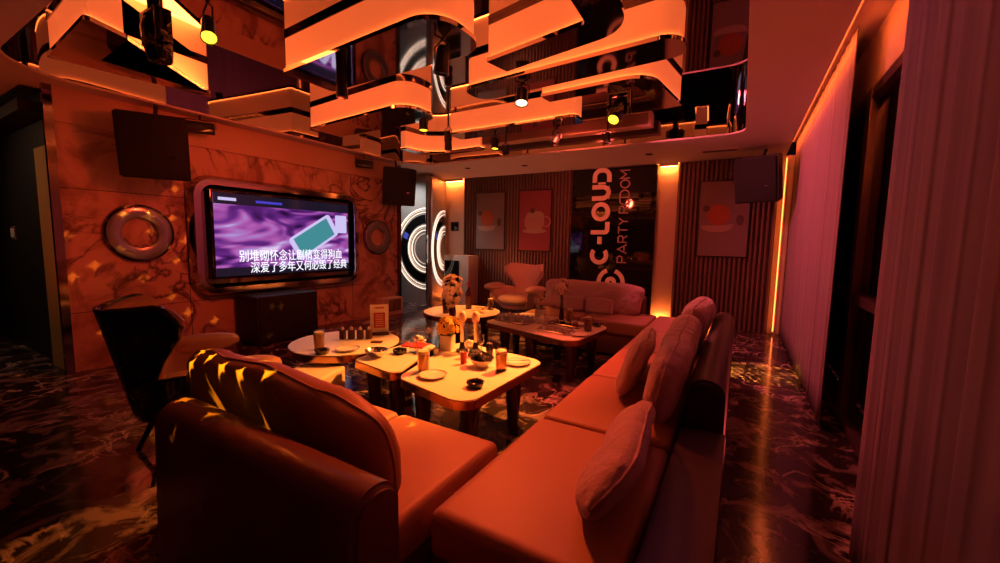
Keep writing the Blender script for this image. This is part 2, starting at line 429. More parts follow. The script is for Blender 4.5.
t = thing('cove_light', 'orange strip of light running along the ceiling edge above the curtains', 'light', (.5, 2.2, 2.74))
MB().box((-.015, 0, 0), (.02, 9.8, .012)).build('led_strip', 'led_cove', t, smooth=False)
MB().box((.0, 0, .02), (.05, 9.8, .02)).build('housing', 'plaster', t, smooth=False)
# curtains
def curtain(x, y0, y1, lab, fold, amp, ztop=2.76):
    n = int((y1 - y0) / .012)
    def fn(u, v):
        y = y0 + (y1 - y0) * u; z = .015 + (ztop - .015) * v
        a = amp * (math.sin(y * fold) + .4 * math.sin(y * fold * 2.3 + 1)) * (1 - .25 * v)
        return (x + a, y + .01 * math.sin(y * fold * 1.7), z)
    o = MB().grid(fn, n, 12).build('curtain', 'curtain')
    md = o.modifiers.new('s', 'SOLIDIFY'); md.thickness = .004
    return tag(o, lab, 'curtain', 'sheer curtains along the window wall')
curtain(.475, -1.6, 2.14, 'sheer pale curtain hanging nearest on the right, filling the right edge of the view', 42, .0035)
curtain(.57, 3.62, 7.1, 'long sheer pale curtain beyond the window, reaching to the far corner', 36, .006)

# ------------------------------------------------------------------ mirror-ceiling light ribbons
def ribbon(path, wd, rad, lab, z0=2.69, led=True):
    t = thing('ceiling_lamp', lab, 'lamp', (path[0][0], path[0][1], 3.0), 0, None)
    P = rounded(path, rad, 10, closed=False)
    P = [(x - path[0][0], y - path[0][1]) for x, y in P]
    def outline(h): L, Q = offs(P, h); return L + Q[::-1]
    MB().prism(outline(wd / 2), z0 + .03 - 3, 2.965 - 3).build('diffuser', 'lamp_diffuser', t, ang=30)
    MB().prism(outline(wd / 2 + .02), z0 - 3, z0 + .03 - 3).build('bottom_plate', 'lamp_chrome', t, ang=30)
    MB().prism(outline(wd / 2 + .008), 2.965 - 3, -.001).build('top_rail', 'dark_chrome', t, ang=30)
    if led: MB().prism(outline(wd / 2 + .011), z0 + .03 - 3, z0 + .032 - 3).build('led_strip', 'led_orange', t, ang=30)
    return t
def light_box(pts, rad, lab, z0=2.69):
    c = Vector((sum(p[0] for p in pts) / len(pts), sum(p[1] for p in pts) / len(pts)))
    t = thing('ceiling_lamp', lab, 'lamp', (c.x, c.y, 3.0))
    P = rounded([(p[0] - c.x, p[1] - c.y) for p in pts], rad, 10)
    def outline(h):
        if h == 0: return P
        A, B = offs(P, h, True); return B
    MB().prism(P, z0 + .03 - 3, 2.965 - 3).build('diffuser', 'lamp_diffuser', t, ang=30)
    MB().prism(outline(.02), z0 - 3, z0 + .03 - 3).build('bottom_plate', 'lamp_chrome', t, ang=30)
    MB().prism(outline(.008), 2.965 - 3, -.001).build('top_rail', 'dark_chrome', t, ang=30)
    MB().prism(outline(.011), z0 + .03 - 3, z0 + .032 - 3).build('led_strip', 'led_orange', t, ang=30)
    return t
light_box([(-4.82, 1.12), (-3.78, 1.06), (-3.88, 1.28), (-4.54, 1.32), (-4.60, 2.14), (-4.68, 2.18)], .008, 'square-cornered orange light ribbon at the left edge, above the left loudspeaker')
light_box([(-3.43, 2.20), (-1.71, 2.09), (-1.70, 2.62), (-3.43, 2.66)], [.01, .2, .2, .01], 'largest orange light ribbon with wide mirrored underside, top centre-left of the view')
light_box([(-4.9, 3.46), (-3.11, 3.30), (-3.09, 3.82), (-4.9, 3.86)], [.01, .2, .2, .01], 'orange light ribbon with rounded end just above the television\'s right side')
light_box([(-2.31, 3.24), (-.45, 3.08), (-.45, 3.38), (-2.31, 3.54)], [.1, .14, .1, .13], 'long orange light ribbon with both ends rounded, right of centre over the far table')
ribbon([(-1.78, 2.93), (-.83, 2.74), (-.80, 1.7)], .20, .17, 'open orange light ribbon bending towards the viewer, topmost right of centre')
ribbon([(-1.75, 3.80), (-.82, 3.74), (-.70, 4.6)], .14, .16, 'thin light ribbon bending away behind the long right-hand ribbon')
light_box([(-3.43, 4.48), (-1.69, 4.46), (-1.69, 4.72), (-3.43, 4.74)], [.02, .06, .06, .02], 'pinkish light ribbon in the middle distance in front of the air grille')
ribbon([(-4.62, 4.85), (-4.58, 5.25), (-4.25, 5.42), (-3.5, 5.36)], .10, .3, 'curved light ribbon in the far left corner of the mirrored ceiling')

# air grille hanging below the mirror
t = thing('air_grille', 'long slatted air grille hanging at the far edge of the mirrored ceiling', 'air vent', (-2.3, 5.45, 2.83))
MB().box((0, 0, .0), (2.5, .16, .17), bev=.006).build('housing', 'bulkhead', t)
g = MB(); [g.box((0, -.09, -.06 + .0125 * i), (2.42, .02, .004), rot=Matrix.Rotation(R(30), 3, 'X')) for i in range(10)]
g.build('louvres', 'pic_pale', t, smooth=False)
MB().box((0, -.082, 0), (2.42, .004, .135)).build('dark_slot', 'black_matte', t, smooth=False)
# soffit vent and downlights
t = thing('ceiling_vent', 'small flat vent in the soffit in front of the right slatted panel', 'air vent', (-.35, 6.5, 2.597))
MB().box((0, 0, 0), (.45, .12, .01)).build('frame', 'bulkhead', t, smooth=False)
g = MB(); [g.box((0, -.045 + .015 * i, -.007), (.42, .006, .006)) for i in range(7)]; g.build('slats', 'pic_dark', t, smooth=False)
dl = None
for x, y, lb in [(-1.25, 6.35, 'round dark downlight in the soffit above the right niche'), (-4.35, 6.2, 'round dark downlight in the soffit above the left slatted panel'), (-3.3, 6.4, 'round dark downlight in the soffit between the poster pair and the sign')]:
    if dl is None:
        dl = thing('downlight', lb, 'light', (x, y, 2.598), 0, 'soffit downlights')
        MB().lathe([(.035, .0), (.055, 0), (.055, -.006), (.04, -.008), (.035, 0)]).build('trim_ring', 'dark_chrome', dl)
        MB().lathe([(0, -.001), (.035, -.001)]).build('lens', 'lens_dark', dl)
    else: dup(dl, (x, y, 2.598), 0, lb)

# ------------------------------------------------------------------ spotlight fixtures
def par_can(loc, target, lab, lens='lens_dark', r=.055, ln=.16, mount=3.0, group='small can spotlights'):
    loc = Vector(loc); t = thing('spotlight', lab, 'spotlight', loc)
    q = (Vector(target) - loc).to_track_quat('-Z', 'Y')
    b = MB().lathe([(0, ln * .5), (r * .6, ln * .5), (r * .8, ln * .38), (r * .85, 0), (r, -ln * .42), (r, -ln * .5), (r * .9, -ln * .5), (r * .85, -ln * .42), (0, -ln * .42)], rot=q.to_euler())
    body = b.build('body', 'black_plastic', t)
    MB().lathe([(0, -ln * .45), (r * .84, -ln * .45)], rot=q.to_euler()).build('lens', lens, t)
    m_ = MB(); m_.tube([(r * 1.15, 0, -.01), (r * 1.15, 0, ln * .55), (0, 0, ln * .75), (-r * 1.15, 0, ln * .55), (-r * 1.15, 0, -.01)], .006, 6)
    m_.build('yoke', 'black_plastic', t)
    MB().tube([(0, 0, ln * .74), (0, 0, mount - loc.z)], .012, 8).build('stem', 'black_plastic', t)
    return t
def moving_head(loc, target, lab, s=1, lens='lens_dark', mount=3.0):
    loc = Vector(loc); t = thing('moving_head_light', lab, 'stage light', loc)
    top = mount - loc.z
    MB().lathe([(0, top), (.13 * s, top), (.14 * s, top - .03), (.14 * s, top - .09 * s), (.09 * s, top - .12 * s), (0, top - .12 * s)], seg=24).build('base', 'black_gloss', t)
    y = MB(); zt = .16 * s
    y.box((0, 0, zt), (.24 * s, .10 * s, .03 * s), bev=.008); y.box((.105 * s, 0, .06 * s), (.03 * s, .10 * s, .22 * s), bev=.01); y.box((-.105 * s, 0, .06 * s), (.03 * s, .10 * s, .22 * s), bev=.01)
    y.tube([(0, 0, zt), (0, 0, top - .1 * s)], .045 * s, 14); y.build('yoke', 'black_gloss', t)
    q = (Vector(target) - loc).to_track_quat('-Z', 'Y').to_euler()
    MB().lathe([(0, .15 * s), (.06 * s, .14 * s), (.085 * s, .06 * s), (.085 * s, -.06 * s), (.07 * s, -.15 * s), (.06 * s, -.16 * s), (.055 * s, -.15 * s), (0, -.15 * s)], rot=q, seg=24).build('head', 'black_gloss', t)
    MB().lathe([(0, -.158 * s), (.052 * s, -.158 * s)], rot=q).build('lens', lens, t)
    return t
mh = moving_head((-3.42, 1.30, 2.60), (-3.3, 1.5, 0), 'large black moving head light hanging at upper left beside the square-cornered ribbon', .95)
c2 = par_can((-2.88, 1.36, 2.56), (-1.6, .75, .8), 'black can spotlight with a bright yellow lens at upper left', 'lens_yellow', .046, .2)
par_can((-3.0, 2.42, 2.60), (-3, 2.5, 0), 'black cylinder spotlight pointing down in front of the mirrored television', r=.05, ln=.22)
par_can((-1.88, 2.36, 2.55), (-2.3, 2.5, .0), 'black tilted spotlight under the rounded end of the largest ribbon', r=.055, ln=.18, mount=2.69)
c5 = par_can((-3.08, 3.55, 2.56), (-3.0, 3.4, 0), 'small black spotlight with yellow lens left of the far curved ribbon', 'lens_yellow', .05, .14, mount=2.69)
par_can((-3.40, 4.40, 2.60), (-3.4, 4.5, 0), 'slim black cylinder spotlight at the left end of the pinkish ribbon', r=.05, ln=.24)
c7 = par_can((-2.84, 4.66, 2.56), (-2.8, 4.5, 0), 'small black spotlight with yellow lens under the pinkish ribbon', 'lens_yellow', .05, .14, mount=2.69)
c8 = par_can((-1.76, 3.33, 2.58), (-1.5, 2.6, 0), 'black spotlight with a cluster of white lamps under the long right-hand ribbon', 'lens_white', .06, .14, mount=2.69)
par_can((-2.02, 4.75, 2.56), (-2.6, 4.2, .6), 'black tilted spotlight hanging in front of the air grille', r=.05, ln=.15)
par_can((-1.55, 5.25, 2.62), (-1.5, 4.9, 0), 'black spotlight at the right end of the air grille', r=.05, ln=.13)
par_can((-3.05, 5.3, 2.62), (-3.0, 5.9, 0), 'black spotlight below the left end of the air grille', r=.05, ln=.13)
mh2 = moving_head((-1.12, 4.15, 2.60), (-1.6, 2.4, .5), 'glossy black moving head light with yellow lens near the air grille', .95, 'lens_yellow')
def bar_light(loc, lab):
    t = thing('flood_light', lab, 'spotlight', loc, R(60))
    MB().box((0, 0, 0), (.26, .10, .09), rot=Matrix.Rotation(R(-25), 3, 'X'), bev=.01).build('body', 'black_plastic', t)
    MB().box((0, -.055, -.02), (.23, .008, .07), rot=Matrix.Rotation(R(-25), 3, 'X')).build('lens', 'lens_dark', t)
    MB().tube([(.14, 0, 0), (.14, 0, .08), (-.14, 0, .08), (-.14, 0, 0)], .006, 6).build('bracket', 'black_plastic', t)
    MB().tube([(0, 0, .08), (0, 0, 2.6 - loc[2])], .01, 6).build('stem', 'black_plastic', t)
    return t
bar_light((-5.15, 2.3, 2.47), 'black flood light on a bracket beside the left loudspeaker')
bar_light((-5.15, 4.55, 2.46), 'black flood light on a bracket beside the loudspeaker near the ring mirrors')

# ------------------------------------------------------------------ loudspeakers
def loudspeaker(loc, rz, lab, tilt=12):
    t = thing('loudspeaker', lab, 'speaker', loc, rz, 'wall loudspeakers')
    rt_ = Matrix.Rotation(R(tilt), 4, 'X')
    poly = [(-.27, -.2), (.27, -.2), (.2, .2), (-.2, .2)]
    b = MB().prism([(x, y * .8) for x, y in poly], -.30, .30, bev=.012); b.b.transform(rt_); b.build('cabinet', 'black_matte', t)
    g = MB().box((0, -.17, 0), (.50, .02, .56), bev=.008); g.b.transform(rt_); g.build('grille', 'grille_black', t)
    l = MB().box((.14, -.184, -.08), (.05, .006, .014)); l.b.transform(rt_); l.build('badge', 'silver', t, smooth=False)
    MB().tube([(0, .02, .27), (0, .1, .40), (0, .1, 2.6 - loc[2])], .02, 8).build('bracket', 'black_plastic', t)
    return t
ls = loudspeaker((-5.02, 1.85, 2.17), R(62), 'black loudspeaker at upper left above the left ring mirror')
dup(ls, (-5.0, 5.1, 2.18), R(58), 'black loudspeaker at the far end of the marble wall above the small ring mirror')
dup(ls, (.16, 6.62, 2.20), R(-24), 'black loudspeaker hanging in front of the far right corner over the poster')
t = thing('subwoofer', 'large black subwoofer cabinet on the floor under the television', 'speaker', (-5.06, 3.05, 0), R(90))
MB().box((0, 0, .31), (.80, .44, .58), bev=.015).build('cabinet', 'black_matte', t)
MB().box((0, -.225, .32), (.74, .012, .54), bev=.005).build('grille', 'grille_black', t)
for x in (-.34, .34):
    for y in (-.16, .16): MB().lathe([(0, 0), (.025, 0), (.03, .022), (0, .022)], (x, y, 0), 12).build('foot', 'black_plastic', t)

# ------------------------------------------------------------------ television
tv = thing('television', 'wall television showing purple satin and karaoke lyrics in a chrome surround', 'television', (-5.33, 3.36, 1.32), R(90))
W2, H2 = .93, .49
MB().box((0, -.05, 0), (2 * W2 + .06, .07, 2 * H2 + .06), bev=.012).build('housing', 'black_gloss', tv)
scr = MB().box((0, -.0875, 0), (2 * W2, .004, 2 * H2)).build('screen', 'screen_satin', tv, smooth=False)
MB().box((0, -.0900, H2 - .065), (2 * W2, .002, .13)).build('screen_band', 'screen_black', scr, smooth=False)
MB().box((0, -.0900, -H2 + .05), (2 * W2, .002, .10)).build('screen_band', 'screen_black', scr, smooth=False)
MB().box((-.78, -.0915, H2 - .07), (.20, .001, .035)).build('screen_caption', 'screen_lilac', scr, smooth=False)
MB().box((-.28, -.0915, H2 - .075), (.34, .001, .03), bev=0).build('screen_caption', 'screen_blue', scr, smooth=False)
def rotbox(cx, cz, wx, wz, a, y0, y1, r=.02):
    P = rounded([(-wx / 2, -wz / 2), (wx / 2, -wz / 2), (wx / 2, wz / 2), (-wx / 2, wz / 2)], r, 4)
    c, s = math.cos(R(a)), math.sin(R(a)); return MB().vprism([(cx + x * c - z * s, cz + x * s + z * c) for x, z in P], y0, y1)
rotbox(.36, -.0, .74, .34, 31, -.0915, -.0895, .05).build('pictured_phone', 'screen_lilac', scr, smooth=False)
rotbox(.36, -.0, .60, .27, 31, -.093, -.0912, .01).build('pictured_phone_display', 'screen_teal', scr, smooth=False)
rotbox(.80, .19, .2, .26, 0, -.0945, -.0922, .02).build('pictured_card', 'screen_lilac', scr, smooth=False)
text_mesh('别堆砌怀念让剧情变得狗血', .155, (-.68, -.098, -.31), 'lyrics', 'screen_white', scr, bold=0, sx=.80)
text_mesh('深爱了多年又何必毁了经典', .150, (-.55, -.098, -.455), 'lyrics', 'screen_white', scr, bold=0, sx=.80)
# chrome surround: rounded tube frame
fp = rounded([(-1.09, -.65), (1.09, -.65), (1.09, .60), (-1.09, .60)], .17, 8)
fr = MB(); 
L1_, L2_ = offs(fp, .075, True); L3_, L4_ = offs(fp, .035, True)
t_ = bmesh.new(); n = len(fp); V = []
for k in range(n):
    V.append([t_.verts.new((L1_[k][0], -.01, L1_[k][1])), t_.verts.new((L3_[k][0], -.10, L3_[k][1])), t_.verts.new((L4_[k][0], -.10, L4_[k][1])), t_.verts.new((L2_[k][0], -.01, L2_[k][1]))])
for k in range(n):
    A, B = V[k], V[(k + 1) % n]
    for q in range(3): t_.faces.new((A[q], A[q + 1], B[q + 1], B[q]))
bmesh.ops.recalc_face_normals(t_, faces=t_.faces); fr.add(t_)
fr.build('chrome_surround', 'surround_chrome', tv)
MB().vprism(rounded([(-1.09, -.65), (1.09, -.65), (1.09, .60), (-1.09, .60)], .17, 8), -.015, .0).build('backing_plate', 'dark_chrome', tv, smooth=False)
# ring mirrors
def ring(loc, r1, r0, lab):
    t = thing('ring_mirror', lab, 'mirror', loc, R(90))
    pr = [(r0, -.0), (r0, .03), (r0 + .01, .036), ((r0 + r1) / 2, .034), (r1 - .01, .036), (r1, .03), (r1, 0), (r0, 0)]
    MB().lathe(pr, rot=Matrix.Rotation(R(90), 4, 'X').to_euler(), seg=56).build('ring', 'ring_steel', t)
    MB().lathe([(r1, 0), (r1 + .025, .0), (r1 + .02, .03), (r1, .035)], rot=Matrix.Rotation(R(90), 4, 'X').to_euler(), seg=56).build('rim', 'dark_chrome', t)
ring((-5.348, 1.78, 1.32), .27, .15, 'large grey ring-shaped mirror on the marble wall left of the television')
ring((-5.348, 4.97, 1.33), .27, .14, 'grey ring-shaped mirror on the marble wall right of the television')
# louvre box by the wall
t = thing('floor_heater', 'small pale louvred box against the foot of the marble wall, behind the menu stand', 'heater', (-5.2, 5.1, 0), R(90))
MB().box((0, 0, .15), (.45, .2, .30), bev=.01).build('case', 'niche_wall', t)
g = MB(); [g.box((-.1 + .03 * i, -.103, .17), (.012, .01, .2)) for i in range(10)]; g.build('louvres', 'pic_dark', t, smooth=False)

# ------------------------------------------------------------------ light-ring doors
def ring_leaf(loc, rz, wdt, lab):
    t = thing('light_ring_panel', lab, 'door', loc, rz)         # local x from 0 to wdt, rings centred on x = wdt
    MB().box((wdt / 2, .02, 1.27), (wdt, .04, 2.54)).build('panel', 'brushed_steel', t, smooth=False)
    MB().box((wdt - .015, -.01, 1.27), (.03, .03, 2.54)).build('edge_post', 'chrome', t, smooth=False)
    zc = 1.12
    for r, m_, s_ in [(.80, 'ring_light', .013), (.765, 'ring_dim', .010), (.72, 'ring_light', .008), (.46, 'ring_light', .016), (.42, 'ring_dim', .010), (.37, 'ring_light', .012), (.30, 'ring_dim', .01)]:
        MB().strip(arc(wdt - .04, zc, r, 90, 270, 48), s_, -.014, -.001).build('light_ring', m_, t)
    MB().strip(arc(wdt - .04, zc, .59, 92, 268, 40), .17, -.006, -.001).build('mirror_ring', 'black_gloss', t)
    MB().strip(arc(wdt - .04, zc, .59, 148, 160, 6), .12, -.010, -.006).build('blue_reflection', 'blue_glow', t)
    return t
ring_leaf((-6.2, 6.3, 0), 0, .84, 'steel door leaf with glowing concentric half rings at the end of the marble wall')
ring_leaf((-5.30, 6.36, 0), math.atan2(.82, -.30), .80, 'second ringed steel door leaf, seen narrower beside the orange niche')

# ------------------------------------------------------------------ small cabinet
t = thing('side_cabinet', 'small pale cabinet with two black doors at the left end of the back wall', 'cabinet', (-5.00, 6.93, 0))
MB().box((0, 0, .5), (.62, .36, 1.0), bev=.01).build('carcass', 'niche_wall', t)
for z, h in ((.66, .46), (.25, .30)):
    d = MB().box((-.10, -.188, z), (.36, .014, h), bev=.004).build('door', 'black_gloss', t)
    MB().box((.05, -.2, z), (.012, .012, .1)).build('handle', 'silver', d, smooth=False)

# ------------------------------------------------------------------ posters
def poster(x, kind, lab):
    t = thing('poster', lab, 'poster', (x, 7.17, 1.70), 0, 'posters on the slatted panels')
    MB().box((0, 0, 0), (.70, .03, 1.17), bev=.004).build('frame', 'pic_frame', t)
    pr = MB().box((0, -.017, 0), (.66, .006, 1.13)).build('print', 'pic_red' if kind == 'cup' else 'pic_grey', t, smooth=False)
    if kind == 'ball':
        MB().vprism(arc(-.07, .06, .16, 0, 360, 30), -.024, -.018).build('printed_ball', 'pic_orange', pr, smooth=False)
        MB().vprism([(-.30, -.10)] + arc(-.09, -.13, .21, 180, 360, 14, ry=.07) + [(.14, -.08), (-.05, -.10)], -.025, -.018).build('printed_dish', 'pic_cream', pr, smooth=False)
        MB().vprism(arc(-.24, .16, .05, 0, 360, 12), -.0245, -.018).build('printed_leaf', 'pic_dark', pr, smooth=False)
        MB().vprism(arc(.22, -.02, .05, 0, 360, 12, ry=.08), -.0245, -.018).build('printed_emblem', 'pic_dark', pr, smooth=False)
    else:
        MB().vprism(arc(.0, -.02, .21, 180, 360, 20, ry=.2) + arc(0, .06, .20, 0, 180, 12, ry=.05), -.024, -.018).build('printed_cup', 'pic_pale', pr, smooth=False)
        MB().vprism(arc(.02, .09, .19, -10, 190, 16, ry=.10), -.026, -.018).build('printed_lid', 'pic_cream', pr, smooth=False)
        MB().vprism(arc(0, -.19, .25, 180, 360, 16, ry=.05) + arc(0, -.18, .24, 0, 180, 10, ry=.02), -.025, -.018).build('printed_saucer', 'pic_cream', pr, smooth=False)
        MB().strip(arc(.24, -.02, .09, -110, 110, 14), .025, -.0235, -.018).build('printed_handle', 'pic_pale', pr)
        MB().vprism(arc(-.04, .19, .05, 0, 360, 12), -.0265, -.018).build('printed_knob', 'pic_dark', pr, smooth=False)
poster(-4.45, 'ball', 'grey poster with an orange ball on a dish, left of the red poster')
poster(-3.45, 'cup', 'red poster with a pale lidded teacup')
poster(-.27, 'ball', 'grey poster with an orange ball on the right slatted panel')

# ------------------------------------------------------------------ black sign
sg = thing('wall_sign', 'tall black glossy sign with glowing vertical lettering on the back wall', 'sign', (-1.99, 7.22, 0))
MB().box((0, 0, 1.3), (1.46, .08, 2.58), bev=.006).build('board', 'black_gloss', sg)
for z in (2.02, 1.80, .55): MB().box((0, -.043, z), (1.40, .006, .012)).build('rail', 'dark_chrome', sg, smooth=False)
def glyph(paths, u0, base, wd, m_, nm):
    """strokes (u along the word, v up the letter) laid bottom to top on the board"""
    g = MB()
    for P, cl in paths: g.strip([(base - v, u0 + u) for u, v in P], wd, -.062, -.042, cl)
    g.build(nm, m_, sg, smooth=False)
h = .33; s_ = .075
def C_(r=.165): return [(arc(r, r, r - s_ / 2, 50, 310, 24), False)]
def O_(r=.165, wv=1): return [(arc(r, r, r - s_ / 2, 0, 352, 32), True)]
B0 = .0 - .02
glyph(C_(), .92, B0, s_, 'letter_glow', 'letter')
glyph([([(0, .165), (.13, .165)], False)], 1.28, B0, s_, 'letter_glow', 'letter')
glyph([(rounded([(s_ / 2, h), (s_ / 2, s_ / 2), (.22, s_ / 2)], .05, 6, False), False)], 1.45, B0, s_, 'letter_glow', 'letter')
glyph(O_(), 1.68, B0, s_, 'letter_glow', 'letter')
glyph([(rounded([(s_ / 2, h), (s_ / 2, s_ / 2), (.27 - s_ / 2, s_ / 2), (.27 - s_ / 2, h)], .11, 8, False), False)], 2.04, B0, s_, 'letter_glow', 'letter')
glyph([(rounded([(s_ / 2, s_ / 2), (.28 - s_ / 2, s_ / 2), (.28 - s_ / 2, h - s_ / 2), (s_ / 2, h - s_ / 2)], [0, .11, .11, 0], 8, False), False), ], 2.335 - .02, B0, s_, 'letter_glow', 'letter')
glyph([([(0, h * .3), (0, h * .7)], False)], 2.335, B0, .03, 'letter_glow', 'letter')
# PARTY ROOM
hh = .15; q_ = .018; B1 = .29
def L(paths, u): glyph([(P, c) for P, c in paths], u, B1, q_, 'letter_dim', 'letter')
Pp = [([(0, 0), (0, hh), (.07, hh)] + arc(.07, hh * .73, hh * .27, 90, -90, 8) + [(0, hh * .46)], False)]
Rr_ = Pp + [([(.06, hh * .46), (.11, 0)], False)]
u = .97
L(Pp, u); u += .16
L([([(0, 0), (.07, hh), (.15, 0)], False), ([(.04, hh * .28), (.11, hh * .28)], False)], u); u += .19
L(Rr_, u); u += .15
L([([(0, hh), (.12, hh)], False), ([(.06, hh), (.06, 0)], False)], u); u += .15
L([([(0, hh), (.055, hh * .5), (.11, hh)], False), ([(.055, hh * .5), (.055, 0)], False)], u); u += .20
L(Rr_, u); u += .14
L([(rounded([(0, 0), (.24, 0), (.24, hh), (0, hh)], .07, 6), True), ([(.12, 0), (.12, hh)], False)], u); u += .28
L([(arc(.065, hh / 2, .065, 0, 350, 20, ry=hh / 2), True)], u); u += .16
L([([(0, 0), (0, hh), (.065, hh * .4), (.13, hh), (.13, 0)], False)], u)
# round logo at the bottom
glyph([(arc(0, 0, .21, 20, 340, 30), False)], .62, .04, .07, 'letter_glow', 'logo_ring')
glyph([(arc(0, 0, .06, 0, 350, 20), True)], .62, .04, .07, 'letter_glow', 'logo_dot')

# ------------------------------------------------------------------ seating
def seat_module(name, x0, x1, y0, y1, lab, group, z=.42, pm='leather'):
    t = thing(name, lab, 'sofa', ((x0 + x1) / 2, (y0 + y1) / 2, 0), 0, group); w_, d_ = x1 - x0, y1 - y0
    MB().box((0, 0, .14), (w_ - .012, d_ - .012, .22), bev=.02).build('base', 'leather_dark', t)
    MB().box((0, 0, .335), (w_ - .004, d_ - .004, .17), bev=.045, seg=5).build('seat', pm, t)
    for a in (-1, 1):
        for b in (-1, 1): MB().lathe([(0, 0), (.022, 0), (.03, .032), (0, .032)], (a * (w_ / 2 - .08), b * (d_ / 2 - .08), 0), 12).build('foot', 'black_plastic', t)
    return t
def wrinkle(amp, sc, seed):
    def f(p):
        v = Vector((p.x * sc + seed, p.y * sc, p.z * sc * 1.4))
        k = 1 + 0 * amp
        return p + Vector((noise.noise(v), noise.noise(v + Vector((9, 0, 0))), noise.noise(v + Vector((0, 9, 0))))) * amp
    return f
def sofa(lab, blocks, z=.42, back=None, m_seat='leather'):
    """blocks: seat rectangles (x0, x1, y0, y1); back: (x0, x1, y0, y1, height, runs along 'x' or 'y')"""
    x0 = min(b[0] for b in blocks); y0 = min(b[2] for b in blocks)
    t = thing('sofa', lab, 'sofa', (x0, y0, 0))
    for (a0, a1, b0, b1) in blocks:
        c = ((a0 + a1) / 2 - x0, (b0 + b1) / 2 - y0); w_, d_ = a1 - a0, b1 - b0
        MB().box((c[0], c[1], .14), (w_ - .012, d_ - .012, .22), bev=.02).build('base', 'leather_dark', t)
        MB().box((c[0], c[1], .335), (w_ - .004, d_ - .004, .17), bev=.045, seg=5).build('seat', m_seat, t)
        for a in (-1, 1):
            for b in (-1, 1): MB().lathe([(0, 0), (.022, 0), (.03, .032), (0, .032)], (c[0] + a * (w_ / 2 - .08), c[1] + b * (d_ / 2 - .08), 0), 12).build('foot', 'black_plastic', t)
    if back:
        a0, a1, b0, b1, hgt, ax, mb = back
        dep, L_ = ((b1 - b0), (a1 - a0)) if ax == 'x' else ((a1 - a0), (b1 - b0))
        prof = rounded([(-dep / 2, 0.03), (dep / 2, 0.03), (dep / 2 - .01, hgt), (-dep / 2 + .02, hgt)], [.02, .02, dep * .42, dep * .42], 8)
        g = MB().vprism(prof, -L_ / 2, L_ / 2)
        bmesh.ops.bevel(g.b, geom=[e for e in g.b.edges if len(e.link_faces) == 2 and e.calc_face_angle(0) > 1.2], offset=.015, segments=3, affect='EDGES')
        o = g.build('backrest', mb, t); o.location = ((a0 + a1) / 2 - x0, (b0 + b1) / 2 - y0, 0)
        if ax == 'x': o.rotation_euler = (0, 0, R(90))
    return t
ys = [.98, 1.87, 2.68, 3.50, 4.36]
sofa('long orange leather sofa of four seat blocks along the window side', [(-.84, -.21, ys[0] , ys[1] - .004)] + [(-.84, -.21, ys[i], ys[i + 1] - .004) for i in (1, 2, 3)], back=(-.20, -.01, 2.08, 4.36, .68, 'y', 'leather_black'))
t = thing('leather_bench', 'low dark leather block at the near end of the long window-side sofa', 'bench', (-.10, 1.52, 0))
MB().box((0, 0, .24), (.19, 1.08, .44), bev=.02).build('padding', 'leather_black', t)
MB().box((0, 0, .02), (.17, 1.0, .04)).build('plinth', 'black_plastic', t, smooth=False)
sofa('near orange leather sofa with its curved brown back turned to the viewer', [(-1.46, -.87, .76, 1.52), (-2.02, -1.465, .76, 1.52)], back=(-1.765, -.72, .57, .755, .71, 'x', 'leather_dark'))
sofa('dim back sofa standing in front of the black sign', [(-2.35, -1.625, 4.64, 5.36), (-1.62, -.85, 4.64, 5.36), (-.845, -.22, 4.38, 5.36)], back=(-2.35, -1.02, 5.37, 5.54, .64, 'x', 'leather_dark'))
def pillow(name, loc, dims, rot, lab, group, m_='suede', amp=.025, seed=0, e=.55, sc=4, droop=0):
    t = thing(name, lab, 'cushion', loc, 0, group); t.rotation_euler = rot
    wf = wrinkle(amp, sc, seed)
    def f(p):
        q = wf(p); ed = abs(p.x) / (dims[0] / 2)
        q.y -= droop * ed ** 3 * (1 if p.y > 0 else 0)
        v = Vector((p.x * 9 + seed, p.y * 5, 0)); q.z += noise.noise(v) * .012
        return q
    MB().blob((0, 0, 0), dims, e, 84, 36, f).build('cover', m_, t, ang=80)
    pts = []
    for i in range(72):
        th = 2 * PI * i / 72; cs, sn = math.cos(th), math.sin(th)
        p = Vector((math.copysign(abs(cs) ** e, cs) * dims[0] / 2, math.copysign(abs(sn) ** e, sn) * dims[1] / 2, 0)); pts.append(tuple(f(p)))
    MB().tube(pts, .006, 6, True).build('piping', m_, t)
    return t
G1 = 'loose cushions on the long window-side sofa'
pillow('back_cushion', (-.30, 2.62, .625), (1.36, .42, .19), (R(101), 0, R(92)), 'long mauve back cushion nearest on the window-side sofa', G1, amp=.03, seed=1, sc=2.5, e=.4, droop=.06)
pillow('back_cushion', (-.30, 3.86, .62), (.92, .42, .19), (R(101), 0, R(90)), 'mauve back cushion farther along the window-side sofa', G1, amp=.03, seed=5, sc=2.5, e=.4)
pillow('throw_pillow', (-.345, 1.54, .535), (.90, .28, .13), (R(125), R(3), R(94)), 'plump brown throw pillow lying nearest on the window-side sofa', G1, amp=.025, seed=9, e=.75, droop=.03)
pillow('throw_pillow', (-.53, 2.68, .575), (.92, .33, .11), (R(108), 0, R(94)), 'brown throw pillow leaning on the nearest long mauve cushion', G1, amp=.02, seed=14, e=.5)
pillow('back_cushion', (-1.50, .885, .625), (1.20, .42, .17), (R(104), R(2), R(2)), 'long brown back cushion on the near sofa, with yellow stars of light', 'near sofa cushions', m_='leather', amp=.032, seed=21, sc=3.5, e=.32, droop=.03)
pillow('back_cushion', (-1.66, 5.22, .60), (1.30, .40, .17), (R(75), 0, 0), 'long crumpled mauve back cushion on the dim back sofa', 'back sofa cushions', amp=.05, seed=31, sc=3.5, e=.32)
